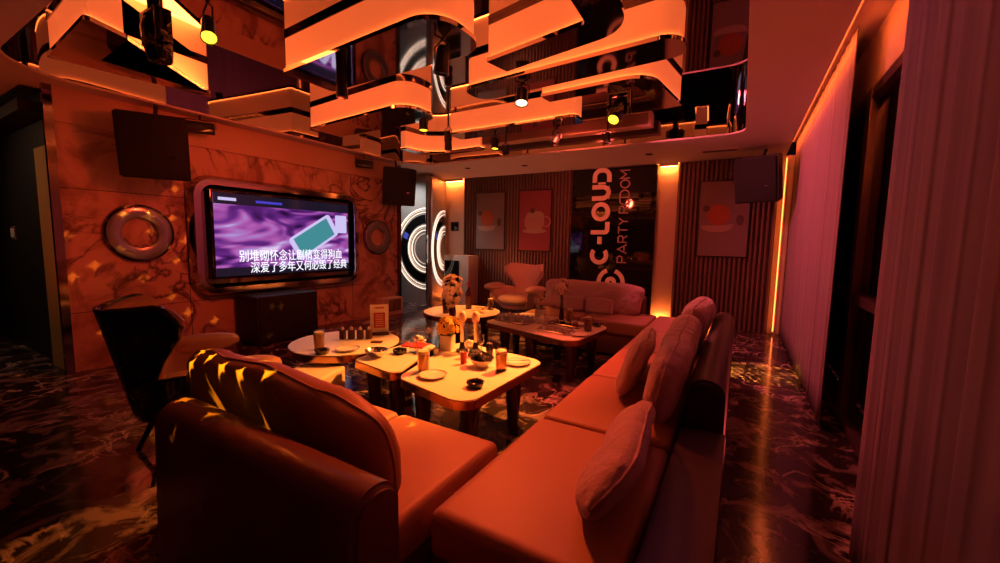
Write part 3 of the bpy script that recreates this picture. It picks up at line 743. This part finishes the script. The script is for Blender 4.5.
pillow('throw_pillow', (-1.86, 5.05, .51), (.32, .20, .10), (R(70), 0, 0), 'left small square pillow on the back sofa', 'back sofa cushions', amp=.01, seed=41, e=.35)
pillow('throw_pillow', (-1.50, 5.05, .51), (.34, .20, .10), (R(70), 0, R(4)), 'right small square pillow on the back sofa', 'back sofa cushions', amp=.01, seed=45, e=.35)
# pouf
t = thing('pouf', 'small pale square pouf beside the near round table', 'stool', (-2.62, 1.80, 0), R(20))
MB().box((0, 0, .20), (.34, .34, .30), bev=.02, seg=3).build('cushion', 'table_top', t)
MB().box((0, 0, .035), (.30, .30, .07)).build('base', 'leather_black', t, smooth=False)

# ------------------------------------------------------------------ wing chairs
def wing_chair(loc, rz, lab, skin, lining):
    t = thing('wing_chair', lab, 'armchair', loc, rz, 'wing armchairs')
    def back(off):
        def g(u, v):
            a = -1 + 2 * u; z0 = .30; b = abs(a)
            hw = .23 - .04 * math.sin(PI * min(1, v / .55)) if v < .55 else .23 + .14 * (1 - math.cos(PI * min(1, (v - .55) / .38))) / 2
            top = .92 + .05 * b ** 1.5
            if b > .8: top -= .13 * ((b - .8) / .2) ** 2
            z = z0 + (top - z0) * v
            wrap = .13 + .17 * max(0, (v - .45) / .55)
            x = a * hw; y = -.27 - .13 * v + wrap * b ** 2.1
            return (x, y + off, z)
        return g
    def tub(off):
        def g(u, v):
            a = R(-118 + 236 * u); b = abs(a) / R(118)
            top = .47 + .12 * math.sin(min(1, b / .75) * PI / 2) - (.17 * ((b - .8) / .2) ** 2 if b > .8 else 0)
            r = .24 + .16 * v ** .8 * (.55 + .45 * min(1, b * 1.4)) - off
            return (math.sin(a) * r * 1.02, -math.cos(a) * r * 1.0 + .02 + .08 * b * v, .27 + (top - .27) * v)
        return g
    for nm, fn in (('back_shell', back), ('arm_shell', tub)):
        sh = MB().grid(fn(0), 60, 20).build(nm, skin, t, ang=80); md = sh.modifiers.new('s', 'SOLIDIFY'); md.thickness = .02; md.offset = 0
        ln = MB().grid(lambda u, v: fn(.032)(.02 + .96 * u, .03 + .95 * v), 60, 20).build('lining', lining, t, ang=80); md = ln.modifiers.new('s', 'SOLIDIFY'); md.thickness = .035; md.offset = 0
    MB().blob((0, .05, .39), (.52, .56, .17), .6, 40, 16, wrinkle(.01, 4, 3)).build('seat_cushion', lining, t, ang=80)
    MB().blob((0, .03, .29), (.48, .50, .10), .6, 40, 12).build('seat_pan', skin, t, ang=80)
    for s in (-1, 1):
        MB().blob((s * .40, .12, .575), (.19, .46, .12), .8, 24, 12).build('arm_pad', lining, t, ang=80)
        for q in (-1, 1): MB().tube([(s * .17, q * .16 + .02, .28), (s * .27, q * .27 + .02, .0)], [.022, .012], 10).build('leg', 'black_plastic', t)
    return t
wing_chair((-2.78, 1.14, 0), R(-12), 'black shell wing chair at the left, seen from behind its side', 'black_gloss', 'leather')
wing_chair((-3.02, 5.75, 0), R(172), 'pale wing chair with rounded arms against the slatted panel', 'suede_pale', 'suede_pale')

# ------------------------------------------------------------------ tables
TZ = .43
def cone_leg(t, x, y, r=.055, z=.37):
    l = MB().lathe([(0, 0), (r * .62, 0), (r * .66, .01), (r * 1.15, z), (0, z)], (x, y, 0), 20).build('leg', 'table_leg', t)
    MB().lathe([(r * 1.1, z - .01), (r * 1.22, z - .005), (r * 1.22, z + .04), (r * 1.1, z + .045)], (x, y, 0), 20).build('collar', 'table_bronze', l)
def poly_table(name, pts, rad, legs, lab, grp):
    c = Vector((sum(p[0] for p in pts) / len(pts), sum(p[1] for p in pts) / len(pts)))
    t = thing(name, lab, 'table', (c.x, c.y, 0), 0, grp)
    P = rounded([(p[0] - c.x, p[1] - c.y) for p in pts], rad, 8)
    MB().prism(P, TZ - .045, TZ, bev=.004).build('tabletop', 'table_top', t)
    Lo, Li = offs(P, .006, True)
    area = sum(P[i][0] * P[(i + 1) % len(P)][1] - P[(i + 1) % len(P)][0] * P[i][1] for i in range(len(P)))
    out = Li if area > 0 else Lo
    MB().prism(out, TZ - .055, TZ - .006, caps=False).build('edge_band', 'table_bronze', t)
    for x, y in legs: cone_leg(t, x - c.x, y - c.y)
    return t
def round_table(x, y, r, lab, rx=0):
    t = thing('coffee_table', lab, 'table', (x, y, 0), 0, 'low lounge tables')
    P = arc(0, 0, r, 0, 360, 56)[:-1]
    MB().prism(P, TZ - .045, TZ, bev=.004).build('tabletop', 'table_top', t)
    MB().prism(arc(0, 0, r + .006, 0, 360, 56)[:-1], TZ - .055, TZ - .006, caps=False).build('edge_band', 'table_bronze', t)
    for a in (-60, 60, 180): cone_leg(t, math.cos(R(a)) * r * .68, math.sin(R(a)) * r * .68, .06)
    return t
GT = 'low lounge tables'
round_table(-2.86, 2.30, .44, 'round pale-topped low table with the menu stand on it, left of the others')
poly_table('coffee_table', [(-2.39, 1.98), (-1.88, 1.90), (-2.14, 2.62), (-2.39, 2.68)], .06, [(-2.3, 2.1), (-2.0, 2.03), (-2.18, 2.5), (-2.34, 2.5)], 'small square-sided low table joining the near round table to the corner table', GT)
poly_table('coffee_table', [(-1.84, 1.87), (-1.22, 1.74), (-1.20, 2.72), (-2.10, 2.86)], .11, [(-1.74, 2.0), (-1.33, 1.95), (-1.31, 2.45), (-1.86, 2.65)], 'low table with rounded corners and bronze edge, nearest the sofa corner', GT)
poly_table('coffee_table', [(-2.38, 3.72), (-1.22, 3.38), (-1.14, 4.25), (-2.30, 4.55)], .14, [(-2.28, 4.3), (-2.18, 3.85), (-1.75, 3.62), (-1.32, 3.6), (-1.3, 4.15), (-1.7, 4.2)], 'wide dim low table in front of the back sofa', GT)
round_table(-2.95, 4.12, .47, 'far round low table with bottles and yellow snack trays')

# ------------------------------------------------------------------ table things
def tumbler(loc, lab, fill='amber', h_=.15, r=.042, foam=True, grp='tumblers on the tables'):
    t = thing('tumbler', lab, 'glass', loc, 0, grp)
    MB().lathe([(0, 0), (r * .9, 0), (r, h_), (r - .003, h_), (r * .88, .008), (0, .008)], seg=20).build('glass_wall', 'glass', t)
    if fill: MB().lathe([(0, .010), (r * .84, .010), (r * .86, h_ * .8), (0, h_ * .8)], seg=20).build('drink', fill, t)
    if foam: MB().lathe([(0, h_ * .8), (r * .86, h_ * .8), (r * .86, h_ * .93), (r * .5, h_ * .97), (0, h_ * .97)], seg=20).build('foam', 'foam', t)
    return t
tumbler((-2.83, 2.02, TZ), 'tumbler with a pale foam top on the near round table')
tumbler((-1.79, 2.06, TZ), 'foam-topped tumbler at the near left corner of the corner table')
tumbler((-1.36, 2.36, TZ), 'foam-topped tumbler at the right side of the corner table')
tumbler((-1.60, 4.28, TZ), 'foam-topped tumbler beside the slim dark vase on the dim far table')
tumbler((-1.27, 3.92, TZ), 'foam-topped tumbler at the right end of the dim far table')
tumbler((-2.16, 2.36, TZ), 'plain clear glass on the small joining table', None, .10, .03, False)
tumbler((-2.72, 4.42, TZ), 'pale jar-like glass on the right edge of the far round table')
def plate(loc, lab, r=.09, fork=False, grp='plates on the tables'):
    t = thing('plate', lab, 'plate', loc, 0, grp)
    MB().lathe([(0, .003), (r * .55, .003), (r * .6, 0), (r * .65, .003), (r, .016), (r, .02), (r * .65, .008), (0, .008)], seg=36).build('dish', 'white_ceramic', t)
    MB().lathe([(r * .97, .0185), (r * 1.01, .0175), (r * 1.01, .021), (r * .97, .0215)], seg=36).build('rim', 'silver', t)
    return t
plate((-2.62, 2.12, TZ), 'white plate on the near round table')
plate((-1.66, 2.00, TZ), 'white plate at the near edge of the corner table')
plate((-1.33, 2.55, TZ), 'white plate with a fork on it, right rear of the corner table')
plate((-1.27, 3.66, TZ), 'white plate at the right front of the dim far table')
t = thing('fork', 'silver fork lying on the plate at the rear of the corner table', 'fork', (-1.33, 2.55, TZ + .026), R(35))
MB().box((-.04, 0, 0), (.12, .008, .003)).build('handle', 'silver', t, smooth=False)
g = MB().box((.035, 0, 0), (.03, .022, .003)); [g.box((.065, k * .007, .001), (.04, .003, .003)) for k in (-1, 0, 1)]; g.build('tines', 'silver', t, smooth=False)
def ashtray(loc, lab):
    t = thing('ashtray', lab, 'ashtray', loc, 0, 'dark glass ashtrays')
    MB().lathe([(0, 0), (.045, 0), (.058, .03), (.055, .036), (.042, .034), (.036, .010), (0, .010)], seg=8).build('bowl', 'dark_glass', t)
    g = MB(); [g.box((.048 * math.cos(a * PI / 2 + .4), .048 * math.sin(a * PI / 2 + .4), .037), (.014, .010, .006), bev=.002) for a in range(4)]
    g.build('rests', 'silver', t)
    return t
a_ = ashtray((-2.70, 1.95, TZ), 'dark glass ashtray on the near round table, left of the foam-topped tumbler')
dup(a_, (-1.33, 2.00, TZ), 0, 'dark glass ashtray on the front corner of the corner table')
dup(a_, (-1.26, 4.18, TZ), .5, 'dark glass ashtray at the rear right of the dim far table')
dup(a_, (-2.22, 2.28, TZ), .5, 'dark glass ashtray on the small joining table, beside the magazine')
def bowl(loc, r, m_, lab, fill=None):
    t = thing('bowl', lab, 'bowl', loc, 0)
    MB().lathe([(0, 0), (r * .45, 0), (r * .5, .008), (r * .85, .03), (r, .055), (r * .97, .056), (r * .8, .034), (r * .4, .014), (0, .012)], seg=30).build('dish', m_, t)
    return t
bowl((-2.30, 2.12, TZ), .085, 'silver', 'shiny shallow metal bowl on the small joining table')
bowl((-1.52, 2.36, TZ), .08, 'white_ceramic', 'pale bowl holding dark foil on the corner table')
o = MB().blob((-1.52, 2.36, TZ + .068), (.17, .12, .06), .8, 40, 20, wrinkle(.035, 26, 2)).build('snack_bag', 'foil')
tag(o, 'crumpled dark foil snack bag in the pale bowl', 'snack bag')
# six dark candles / bottles
c = None; k = 0
for ix in range(3):
    for iy in range(2):
        loc = (-2.95 + ix * .06 + iy * .055, 2.34 + iy * .045 + ix * .045, TZ); lb = 'dark brown squat bottle with pale cap in the cluster on the near round table'
        if c is None:
            c = thing('sauce_bottle', lb, 'bottle', loc, R(20), 'dark bottles clustered on the near round table')
            MB().box((0, 0, .042), (.045, .045, .084), bev=.008).build('body', 'brown_wax', c)
            MB().lathe([(0, .082), (.012, .082), (.012, .096), (.006, .11), (0, .112)], seg=12).build('cap', 'foam', c)
        else: dup(c, loc, R(20), lb)
t = thing('menu_stand', 'upright menu card stand with a red printed list on the near round table', 'menu', (-2.82, 2.64, TZ), R(50))
MB().box((0, 0, .012), (.17, .06, .024), bev=.004).build('base', 'brown_wax', t)
cd = MB().box((0, 0, .15), (.16, .008, .26), bev=.002).build('card', 'paper', t)
MB().box((0, -.0052, .135), (.10, .001, .14)).build('print', 'red_print', cd, smooth=False)
g = MB(); [g.box((0, -.0062, .185 - .02 * i), (.07, .001, .006)) for i in range(6)]; g.build('print_lines', 'paper', cd, smooth=False)
MB().box((0, -.0052, .25), (.08, .001, .012)).build('heading', 'red_print', cd, smooth=False)
o = MB().box((-2.62, 2.42, TZ + .006), (.09, .05, .010), rot=Matrix.Rotation(R(30), 3, 'Z'), bev=.003).build('lighter_box', 'brown_wax'); tag(o, 'small flat dark box lying on the near round table', 'box')
t = thing('magazine', 'thin red magazine on the small joining table', 'magazine', (-2.28, 2.53, TZ + .007), R(10))
MB().box((0, 0, 0), (.20, .14, .010), bev=.001).build('cover', 'red_print', t, smooth=False)
MB().box((.003, .0, -.002), (.196, .136, .006)).build('pages', 'paper', t, smooth=False)
# vases with flowers
def bloom():
    g = MB()
    for k in range(6):
        a = k * PI / 3
        g.blob((math.cos(a) * .016, math.sin(a) * .016, .004 * math.sin(3 * a)), (.028, .020, .009), .9, 10, 6, rot=Matrix.Rotation(a, 4, 'Z').to_euler())
    g.blob((0, 0, .004), (.010, .010, .010), 1, 8, 6)
    me = bpy.data.meshes.new('blossom'); g.b.to_mesh(me); g.b.free()
    for p in me.polygons: p.use_smooth = True
    return me
BL = {}
for k in ('flower', 'flower_yellow'):
    BL[k] = bloom(); BL[k].materials.append(MATS[k])
def bouquet(loc, n, rx, rz_, zc, m_, lab, stem_z, group=None, s=1.0, seed=0):
    rnd = random.Random(seed)
    t = thing('flower_bouquet', lab, 'flowers', loc, 0, group); st = MB()
    for i in range(n):
        u_, a = rnd.uniform(-1, 1), rnd.uniform(0, 2 * PI); q = math.sqrt(1 - u_ * u_)
        k = rnd.uniform(.45, 1.15)
        p = Vector((rx * q * math.cos(a) * k, rx * q * math.sin(a) * k, zc + rz_ * u_ * k))
        o = bpy.data.objects.new('blossom', BL[m_]); COL.objects.link(o); o.parent = t; o.location = p
        o.rotation_euler = (Vector((p.x, p.y, (p.z - zc) * .6 + .02))).to_track_quat('Z', 'Y').to_euler(); o.scale = (s, s, s)
        if i % 3 == 0: st.tube([(0, 0, stem_z), (p.x * .4, p.y * .4, (stem_z + p.z) / 2), tuple(p)], .0025, 5)
    for i in range(7):
        a = rnd.uniform(0, 2 * PI); st.blob((math.cos(a) * rx * .7, math.sin(a) * rx * .7, zc - rz_ * .6), (.06, .025, .006), .9, 8, 6, rot=Matrix.Rotation(a, 4, 'Z').to_euler())
    st.build('stems', 'leaf', t)
    return t
def box_vase(loc, s, h_, lab, rz=0):
    t = thing('flower_box', lab, 'vase', loc, rz)
    P = [(-s, -s), (s, -s), (s, s), (-s, s)]
    g = MB().prism(rounded(P, .008, 3), 0, h_, bev=.002)
    g.build('box', 'white_ceramic', t); MB().box((0, 0, h_ + .001), (s * 1.7, s * 1.7, .004)).build('soil', 'leaf', t, smooth=False)
box_vase((-1.99, 2.58, TZ), .05, .12, 'white square flower box at the back of the corner table', R(15))
bouquet((-1.99, 2.58, TZ + .125), 34, .09, .06, .07, 'flower_yellow', 'small yellow flowers in the white box on the corner table', 0, s=1.0, seed=3)
t = thing('vase', 'slim dark red vase on the far round table', 'vase', (-2.86, 3.80, TZ))
MB().lathe([(0, 0), (.04, 0), (.045, .03), (.03, .12), (.022, .15), (.026, .16), (.018, .16), (.014, .14), (0, .13)], seg=20).build('body', 'wine_bottle', t)
MB().lathe([(.026, .158), (.029, .162), (.026, .166), (.020, .162)], seg=20).build('lip', 'silver', t)
bouquet((-2.86, 3.80, TZ + .16), 70, .13, .20, .12, 'flower', 'tall pale pink flower bouquet rising from the far round table', -.02, s=1.15, seed=5)
box_vase((-1.93, 4.22, TZ), .055, .12, 'white square flower box on the dim far table', R(10))
bouquet((-1.93, 4.22, TZ + .125), 30, .07, .09, .09, 'flower', 'small pale flowers with red stems in the box on the dim far table', 0, s=1.0, seed=8)
t = thing('vase', 'slim dark vase holding round pink flowers at the back of the dim far table', 'vase', (-1.72, 4.33, TZ))
MB().lathe([(0, 0), (.03, 0), (.032, .02), (.016, .20), (.018, .26), (.012, .26), (.010, .2), (0, .18)], seg=16).build('body', 'wine_bottle', t)
MB().lathe([(.016, .256), (.021, .26), (.016, .264), (.012, .26)], seg=16).build('lip', 'silver', t)
bouquet((-1.72, 4.33, TZ + .26), 34, .09, .08, .12, 'flower', 'round cluster of pale pink flowers in front of the back sofa cushion', -.02, s=1.3, seed=11)
# bottles
def bottle(loc, h_, lab):
    t = thing('wine_bottle', lab, 'bottle', loc, 0, 'bottles on the far round table')
    MB().lathe([(0, 0), (.038, 0), (.04, .01), (.04, h_ * .58), (.034, h_ * .66), (.015, h_ * .76), (.014, h_ * .97), (.017, h_ * .975), (.017, h_), (0, h_)], seg=22).build('body', 'wine_bottle', t)
    MB().lathe([(.0405, h_ * .18), (.041, h_ * .19), (.041, h_ * .48), (.0405, h_ * .49)], seg=22).build('label_band', 'brown_wax', t)
    MB().lathe([(.0155, h_ * .84), (.018, h_ * .85), (.018, h_ + .003), (0, h_ + .003)], seg=22).build('cap_foil', 'red_print', t)
bottle((-2.98, 4.30, TZ), .34, 'tall dark wine bottle right of the pink bouquet on the far round table')
bottle((-3.02, 3.88, TZ), .32, 'tall dark bottle left of the pink bouquet on the far round table')
for x, y, lb in [(-2.74, 4.16, 'nearer yellow snack tray on the far round table'), (-2.84, 4.40, 'farther yellow snack tray on the far round table')]:
    t = thing('snack_tray', lb, 'tray', (x, y, TZ), R(20), 'yellow snack trays')
    MB().prism(rounded([(-.09, -.055), (.09, -.055), (.09, .055), (-.09, .055)], .02, 4), 0, .012, bev=.002).build('tray', 'white_ceramic', t)
    g = MB(); rnd = random.Random(x)
    for k in range(14): g.blob((rnd.uniform(-.07, .07), rnd.uniform(-.04, .04), .018), (.03, .02, .014), .8, 8, 6)
    g.build('snacks', 'flower_yellow', t)['kind'] = 'stuff'
# microphones
for k, (x, y, lb) in enumerate([(-1.86, 2.60, 'left microphone standing upright on the corner table'), (-1.77, 2.655, 'right microphone standing upright on the corner table')]):
    t = thing('microphone', lb, 'microphone', (x, y, TZ), 0, 'pair of upright microphones'); t.scale = (1.25, 1.25, 1.3)
    MB().lathe([(0, 0), (.038, 0), (.04, .012), (.02, .02), (.012, .06), (0, .06)], seg=20).build('base', 'black_plastic', t)
    MB().lathe([(0, .05), (.011, .05), (.017, .17), (.018, .19), (0, .19)], seg=18).build('handle', 'silver', t)
    MB().lathe([(.018, .185), (.024, .195), (.025, .205), (.025, .215), (.022, .235), (.012, .247), (0, .25)], seg=18).build('grille', 'flower', t)
# small red glass, cans
t = thing('shot_glass', 'small red glass in the middle of the corner table', 'glass', (-1.66, 2.34, TZ))
MB().box((0, 0, .042), (.034, .034, .084), bev=.005).build('glass_wall', 'red_print', t)
MB().lathe([(0, .083), (.012, .083), (.012, .098), (0, .1)], seg=12).build('cap', 'silver', t)
t = thing('wine_glass', 'stemmed glass beside the microphones on the corner table', 'glass', (-1.68, 2.60, TZ))
MB().lathe([(0, 0), (.03, 0), (.03, .003), (.005, .006), (.004, .07), (.02, .085), (.03, .12), (.026, .16), (.024, .16), (.027, .12), (.018, .09), (0, .078)], seg=20).build('glass_wall', 'glass', t)
MB().lathe([(0, .084), (.018, .092), (.025, .115), (0, .115)], seg=18).build('wine', 'wine_bottle', t)
# clutter between the flower box and the red magazine
def small(name, lab, cat, loc, build, group=None):
    t = thing(name, lab, cat, loc, 0, group); build(t); return t
def b_tissue(t):
    MB().blob((0, 0, .034), (.09, .07, .05), .9, 30, 16, wrinkle(.02, 26, 6)).build('paper', 'paper', t)
    MB().blob((.03, .02, .018), (.05, .05, .02), .9, 16, 8, wrinkle(.008, 26, 2)).build('fold', 'paper', t)
small('crumpled_tissue', 'crumpled pale tissue behind the red magazine', 'tissue', (-2.33, 2.62, TZ), b_tissue)
small('crumpled_tissue', 'crumpled pale tissue between the microphones and the flower box', 'tissue', (-1.88, 2.74, TZ), b_tissue)
def b_can(t):
    MB().lathe([(0, 0), (.024, 0), (.028, .008), (.028, .105), (.022, .115), (0, .113)], seg=20).build('body', 'dark_glass', t)
    MB().lathe([(.022, .113), (.024, .116), (.022, .118), (.019, .115)], seg=20).build('rim', 'silver', t)
small('drink_can', 'dark drink can standing behind the pale bowl', 'can', (-1.58, 2.56, TZ), b_can)
for x, y, lb in [(-1.96, 2.40, 'small shot glass in front of the white flower box'), (-1.74, 2.44, 'small shot glass just left of the stemmed glass'), (-1.50, 2.60, 'small shot glass right of the dark can')]:
    g_ = thing('shot_glass', lb, 'glass', (x, y, TZ)); MB().lathe([(0, 0), (.018, 0), (.024, .055), (.021, .055), (.016, .012), (0, .012)], seg=14).build('glass_wall', 'clear_cup', g_); MB().lathe([(0, .013), (.017, .013), (.019, .035), (0, .035)], seg=14).build('drink', 'amber', g_)
# trays and glasses on the dim table
def tray(loc, sx, sy, rz, m_, lab):
    t = thing('serving_tray', lab, 'tray', loc, rz)
    MB().prism(rounded([(-sx / 2, -sy / 2), (sx / 2, -sy / 2), (sx / 2, sy / 2), (-sx / 2, sy / 2)], .02, 4), 0, .008, bev=.002).build('base', m_, t)
    P = rounded([(-sx / 2, -sy / 2), (sx / 2, -sy / 2), (sx / 2, sy / 2), (-sx / 2, sy / 2)], .02, 4)
    MB().tube([(x, y, .014) for x, y in P], .006, 6, True).build('rim', 'silver', t)
tray((-2.10, 3.94, TZ), .42, .26, R(-12), 'brown_wax', 'tray under the cluster of upturned shot glasses on the dim far table')
tray((-1.52, 3.70, TZ), .36, .17, R(-12), 'silver', 'silver tray holding rows of tiny cups at the front of the dim far table')
tray((-1.56, 4.06, TZ), .40, .16, R(-12), 'brown_wax', 'dark tray of odds and ends in the middle of the dim far table')
g0 = None
def shot(loc, lab, grp, up_=True):
    t = thing('shot_glass', lab, 'glass', loc, 0, grp)
    MB().lathe([(0, 0), (.018, 0), (.024, .055), (.021, .055), (.016, .012), (0, .012)] if up_ else [(.024, 0), (.018, .055), (0, .055), (0, .045), (.016, .045), (.021, 0), (.024, 0)], seg=14).build('glass_wall', 'clear_cup', t)
    MB().lathe([(.018, .0), (.0195, .003), (.018, .006)] if up_ else [(.0185, .052), (.0195, .054), (.0185, .057)], seg=14).build('rim', 'silver', t)
    return t
ca, sa = math.cos(R(-12)), math.sin(R(-12))
for i in range(6):
    for j in range(4):
        lx, ly = -.165 + i * .066, -.09 + j * .06
        loc = (-2.10 + lx * ca - ly * sa, 3.94 + lx * sa + ly * ca, TZ + .009); lb = 'upturned clear shot glass in the cluster on the left of the dim far table'
        if g0 is None: g0 = shot(loc, lb, 'upturned shot glasses on the dim far table', False)
        else: dup(g0, loc, 0, lb)
g1 = None
for i in range(7):
    for j in range(3):
        lx, ly = -.145 + i * .048, -.05 + j * .05
        loc = (-1.52 + lx * ca - ly * sa, 3.70 + lx * sa + ly * ca, TZ + .009); lb = 'tiny clear cup in the rows on the silver tray of the dim far table'
        if g1 is None:
            g1 = shot(loc, lb, 'tiny cups on the silver tray', True); g1.scale = (.8, .8, .55)
        else: dup(g1, loc, 0, lb)
for i, (x, m_, lb) in enumerate([(-.12, 'silver', 'small silver tin on the dark tray, left'), (-.04, 'dark_glass', 'small dark tin on the dark tray, second from left'), (.04, 'silver', 'small silver tin on the dark tray, third from left'), (.12, 'red_print', 'small red tin on the dark tray, right')]):
    t = thing('small_tin', lb, 'tin', (-1.56 + x * ca, 4.06 + x * sa, TZ + .009), 0)
    MB().lathe([(0, 0), (.026, 0), (.028, .004), (.028, .032), (0, .032)], seg=16).build('body', m_, t)
    MB().lathe([(0, .032), (.029, .032), (.029, .040), (0, .042)], seg=16).build('lid', 'silver', t)
t = thing('tissue_box', 'small white tissue box on the dim far table beside the shot glasses', 'box', (-1.80, 3.98, TZ), R(-12))
MB().box((0, 0, .03), (.12, .08, .06), bev=.005).build('box', 'white_ceramic', t)
MB().blob((0, 0, .068), (.06, .03, .04), .8, 16, 10, wrinkle(.01, 30, 1)).build('tissue', 'paper', t)

# ------------------------------------------------------------------ beams thrown by the ceiling spotlights, and added fill lights
OR = (1, .20, .035); RD = (1, .09, .02); YL = (1, .55, .03)
spot('table_beam', (-1.14, 4.0, 2.45), (-1.80, 2.35, .43), 1050, (1, .25, .03), 42, .7, .06)
spot('seat_beam', (-2.1, 3.3, 2.52), (-1.15, 1.45, .42), 330, (1, .10, .022), 50, .8, .10)
spot('round_table_beam', (-3.08, 3.5, 2.48), (-2.86, 2.5, .43), 120, (1, .30, .07), 60, .8, .06)
spot('far_beam', (-2.84, 4.6, 2.48), (-3.05, 4.5, .43), 330, (1, .25, .035), 62, .8, .06)
spot('bouquet_beam', (-1.88, 2.40, 2.45), (-2.86, 3.8, .75), 110, (1, .24, .05), 16, .8, .05)
spot('floor_beam', (-1.76, 3.25, 2.5), (-1.15, 2.9, 0), 300, (1, .09, .04), 46, .8, .06)
spot('wall_wash', (-3.0, 2.45, 2.5), (-5.4, 3.0, 1.2), 105, (1, .06, .015), 130, .9, .12)
spot('back_wash', (-2.0, 4.7, 2.55), (-1.9, 7.2, 1.3), 125, (1, .10, .05), 110, .9, .12)
spot('sofa_wash', (-1.5, 3.9, 2.55), (-.6, 3.2, .42), 45, (1, .12, .05), 90, .9, .12)
spot('violet_wash', (-1.55, 5.2, 2.56), (.5, 5.2, 1.5), 300, (.85, .10, .14), 120, .8, .1)
spot('near_violet_wash', (-.45, 2.9, 2.55), (.5, 1.5, 1.2), 15, (.62, .10, .26), 80, .8, .1)
spot('door_fill', (-5.7, 5.7, 2.56), (-5.75, 6.3, 1.2), 60, (1, .9, .8), 110, .8, .05)  # unseen fill added to brighten the steel door leaves
spot('star_beam', (-2.1, -.15, 2.5), (-1.76, .86, .80), 1000, (1, .44, .012), 20, .15, .004, gobo=dict(kind='star', scale=17, t=.35, rnd=.7))
spot('wall_star_beam', (-1.9, 3.0, 2.5), (-5.35, 2.2, .8), 480, (1, .25, .02), 34, .2, .004, gobo=dict(kind='star', scale=14, t=.28, rnd=.7))
spot('lattice_beam', (-1.1, 4.15, 2.4), (.22, 4.9, 0), 1500, (1, .42, .03), 16, .3, .004, gobo=dict(kind='dot', scale=42, t=.38, rnd=.2))
spot('soffit_fill', (.30, 3.0, .06), (.0, 2.6, 2.6), 42, (1, .08, .07), 130, .9, .08)  # added fill behind the sofa, no fixture, lifts the right soffit
spot('soffit_fill', (-4.6, .5, .06), (-5.2, .4, 2.6), 40, (1, .10, .03), 130, .9, .08)  # second added fill, aimed up at the left soffit
spot('soffit_fill', (-3.9, 6.6, .06), (-3.6, 6.6, 2.6), 60, (1, .24, .10), 120, .9, .08)  # third added fill, aimed up at the soffit by the back wall
spot('corridor_fill', (-6.6, -.3, 2.5), (-6.2, 1.2, 1.2), 30, (1, .55, .3), 100, .9, .08)  # fill with no fixture, added to bring out the brass panel and switch
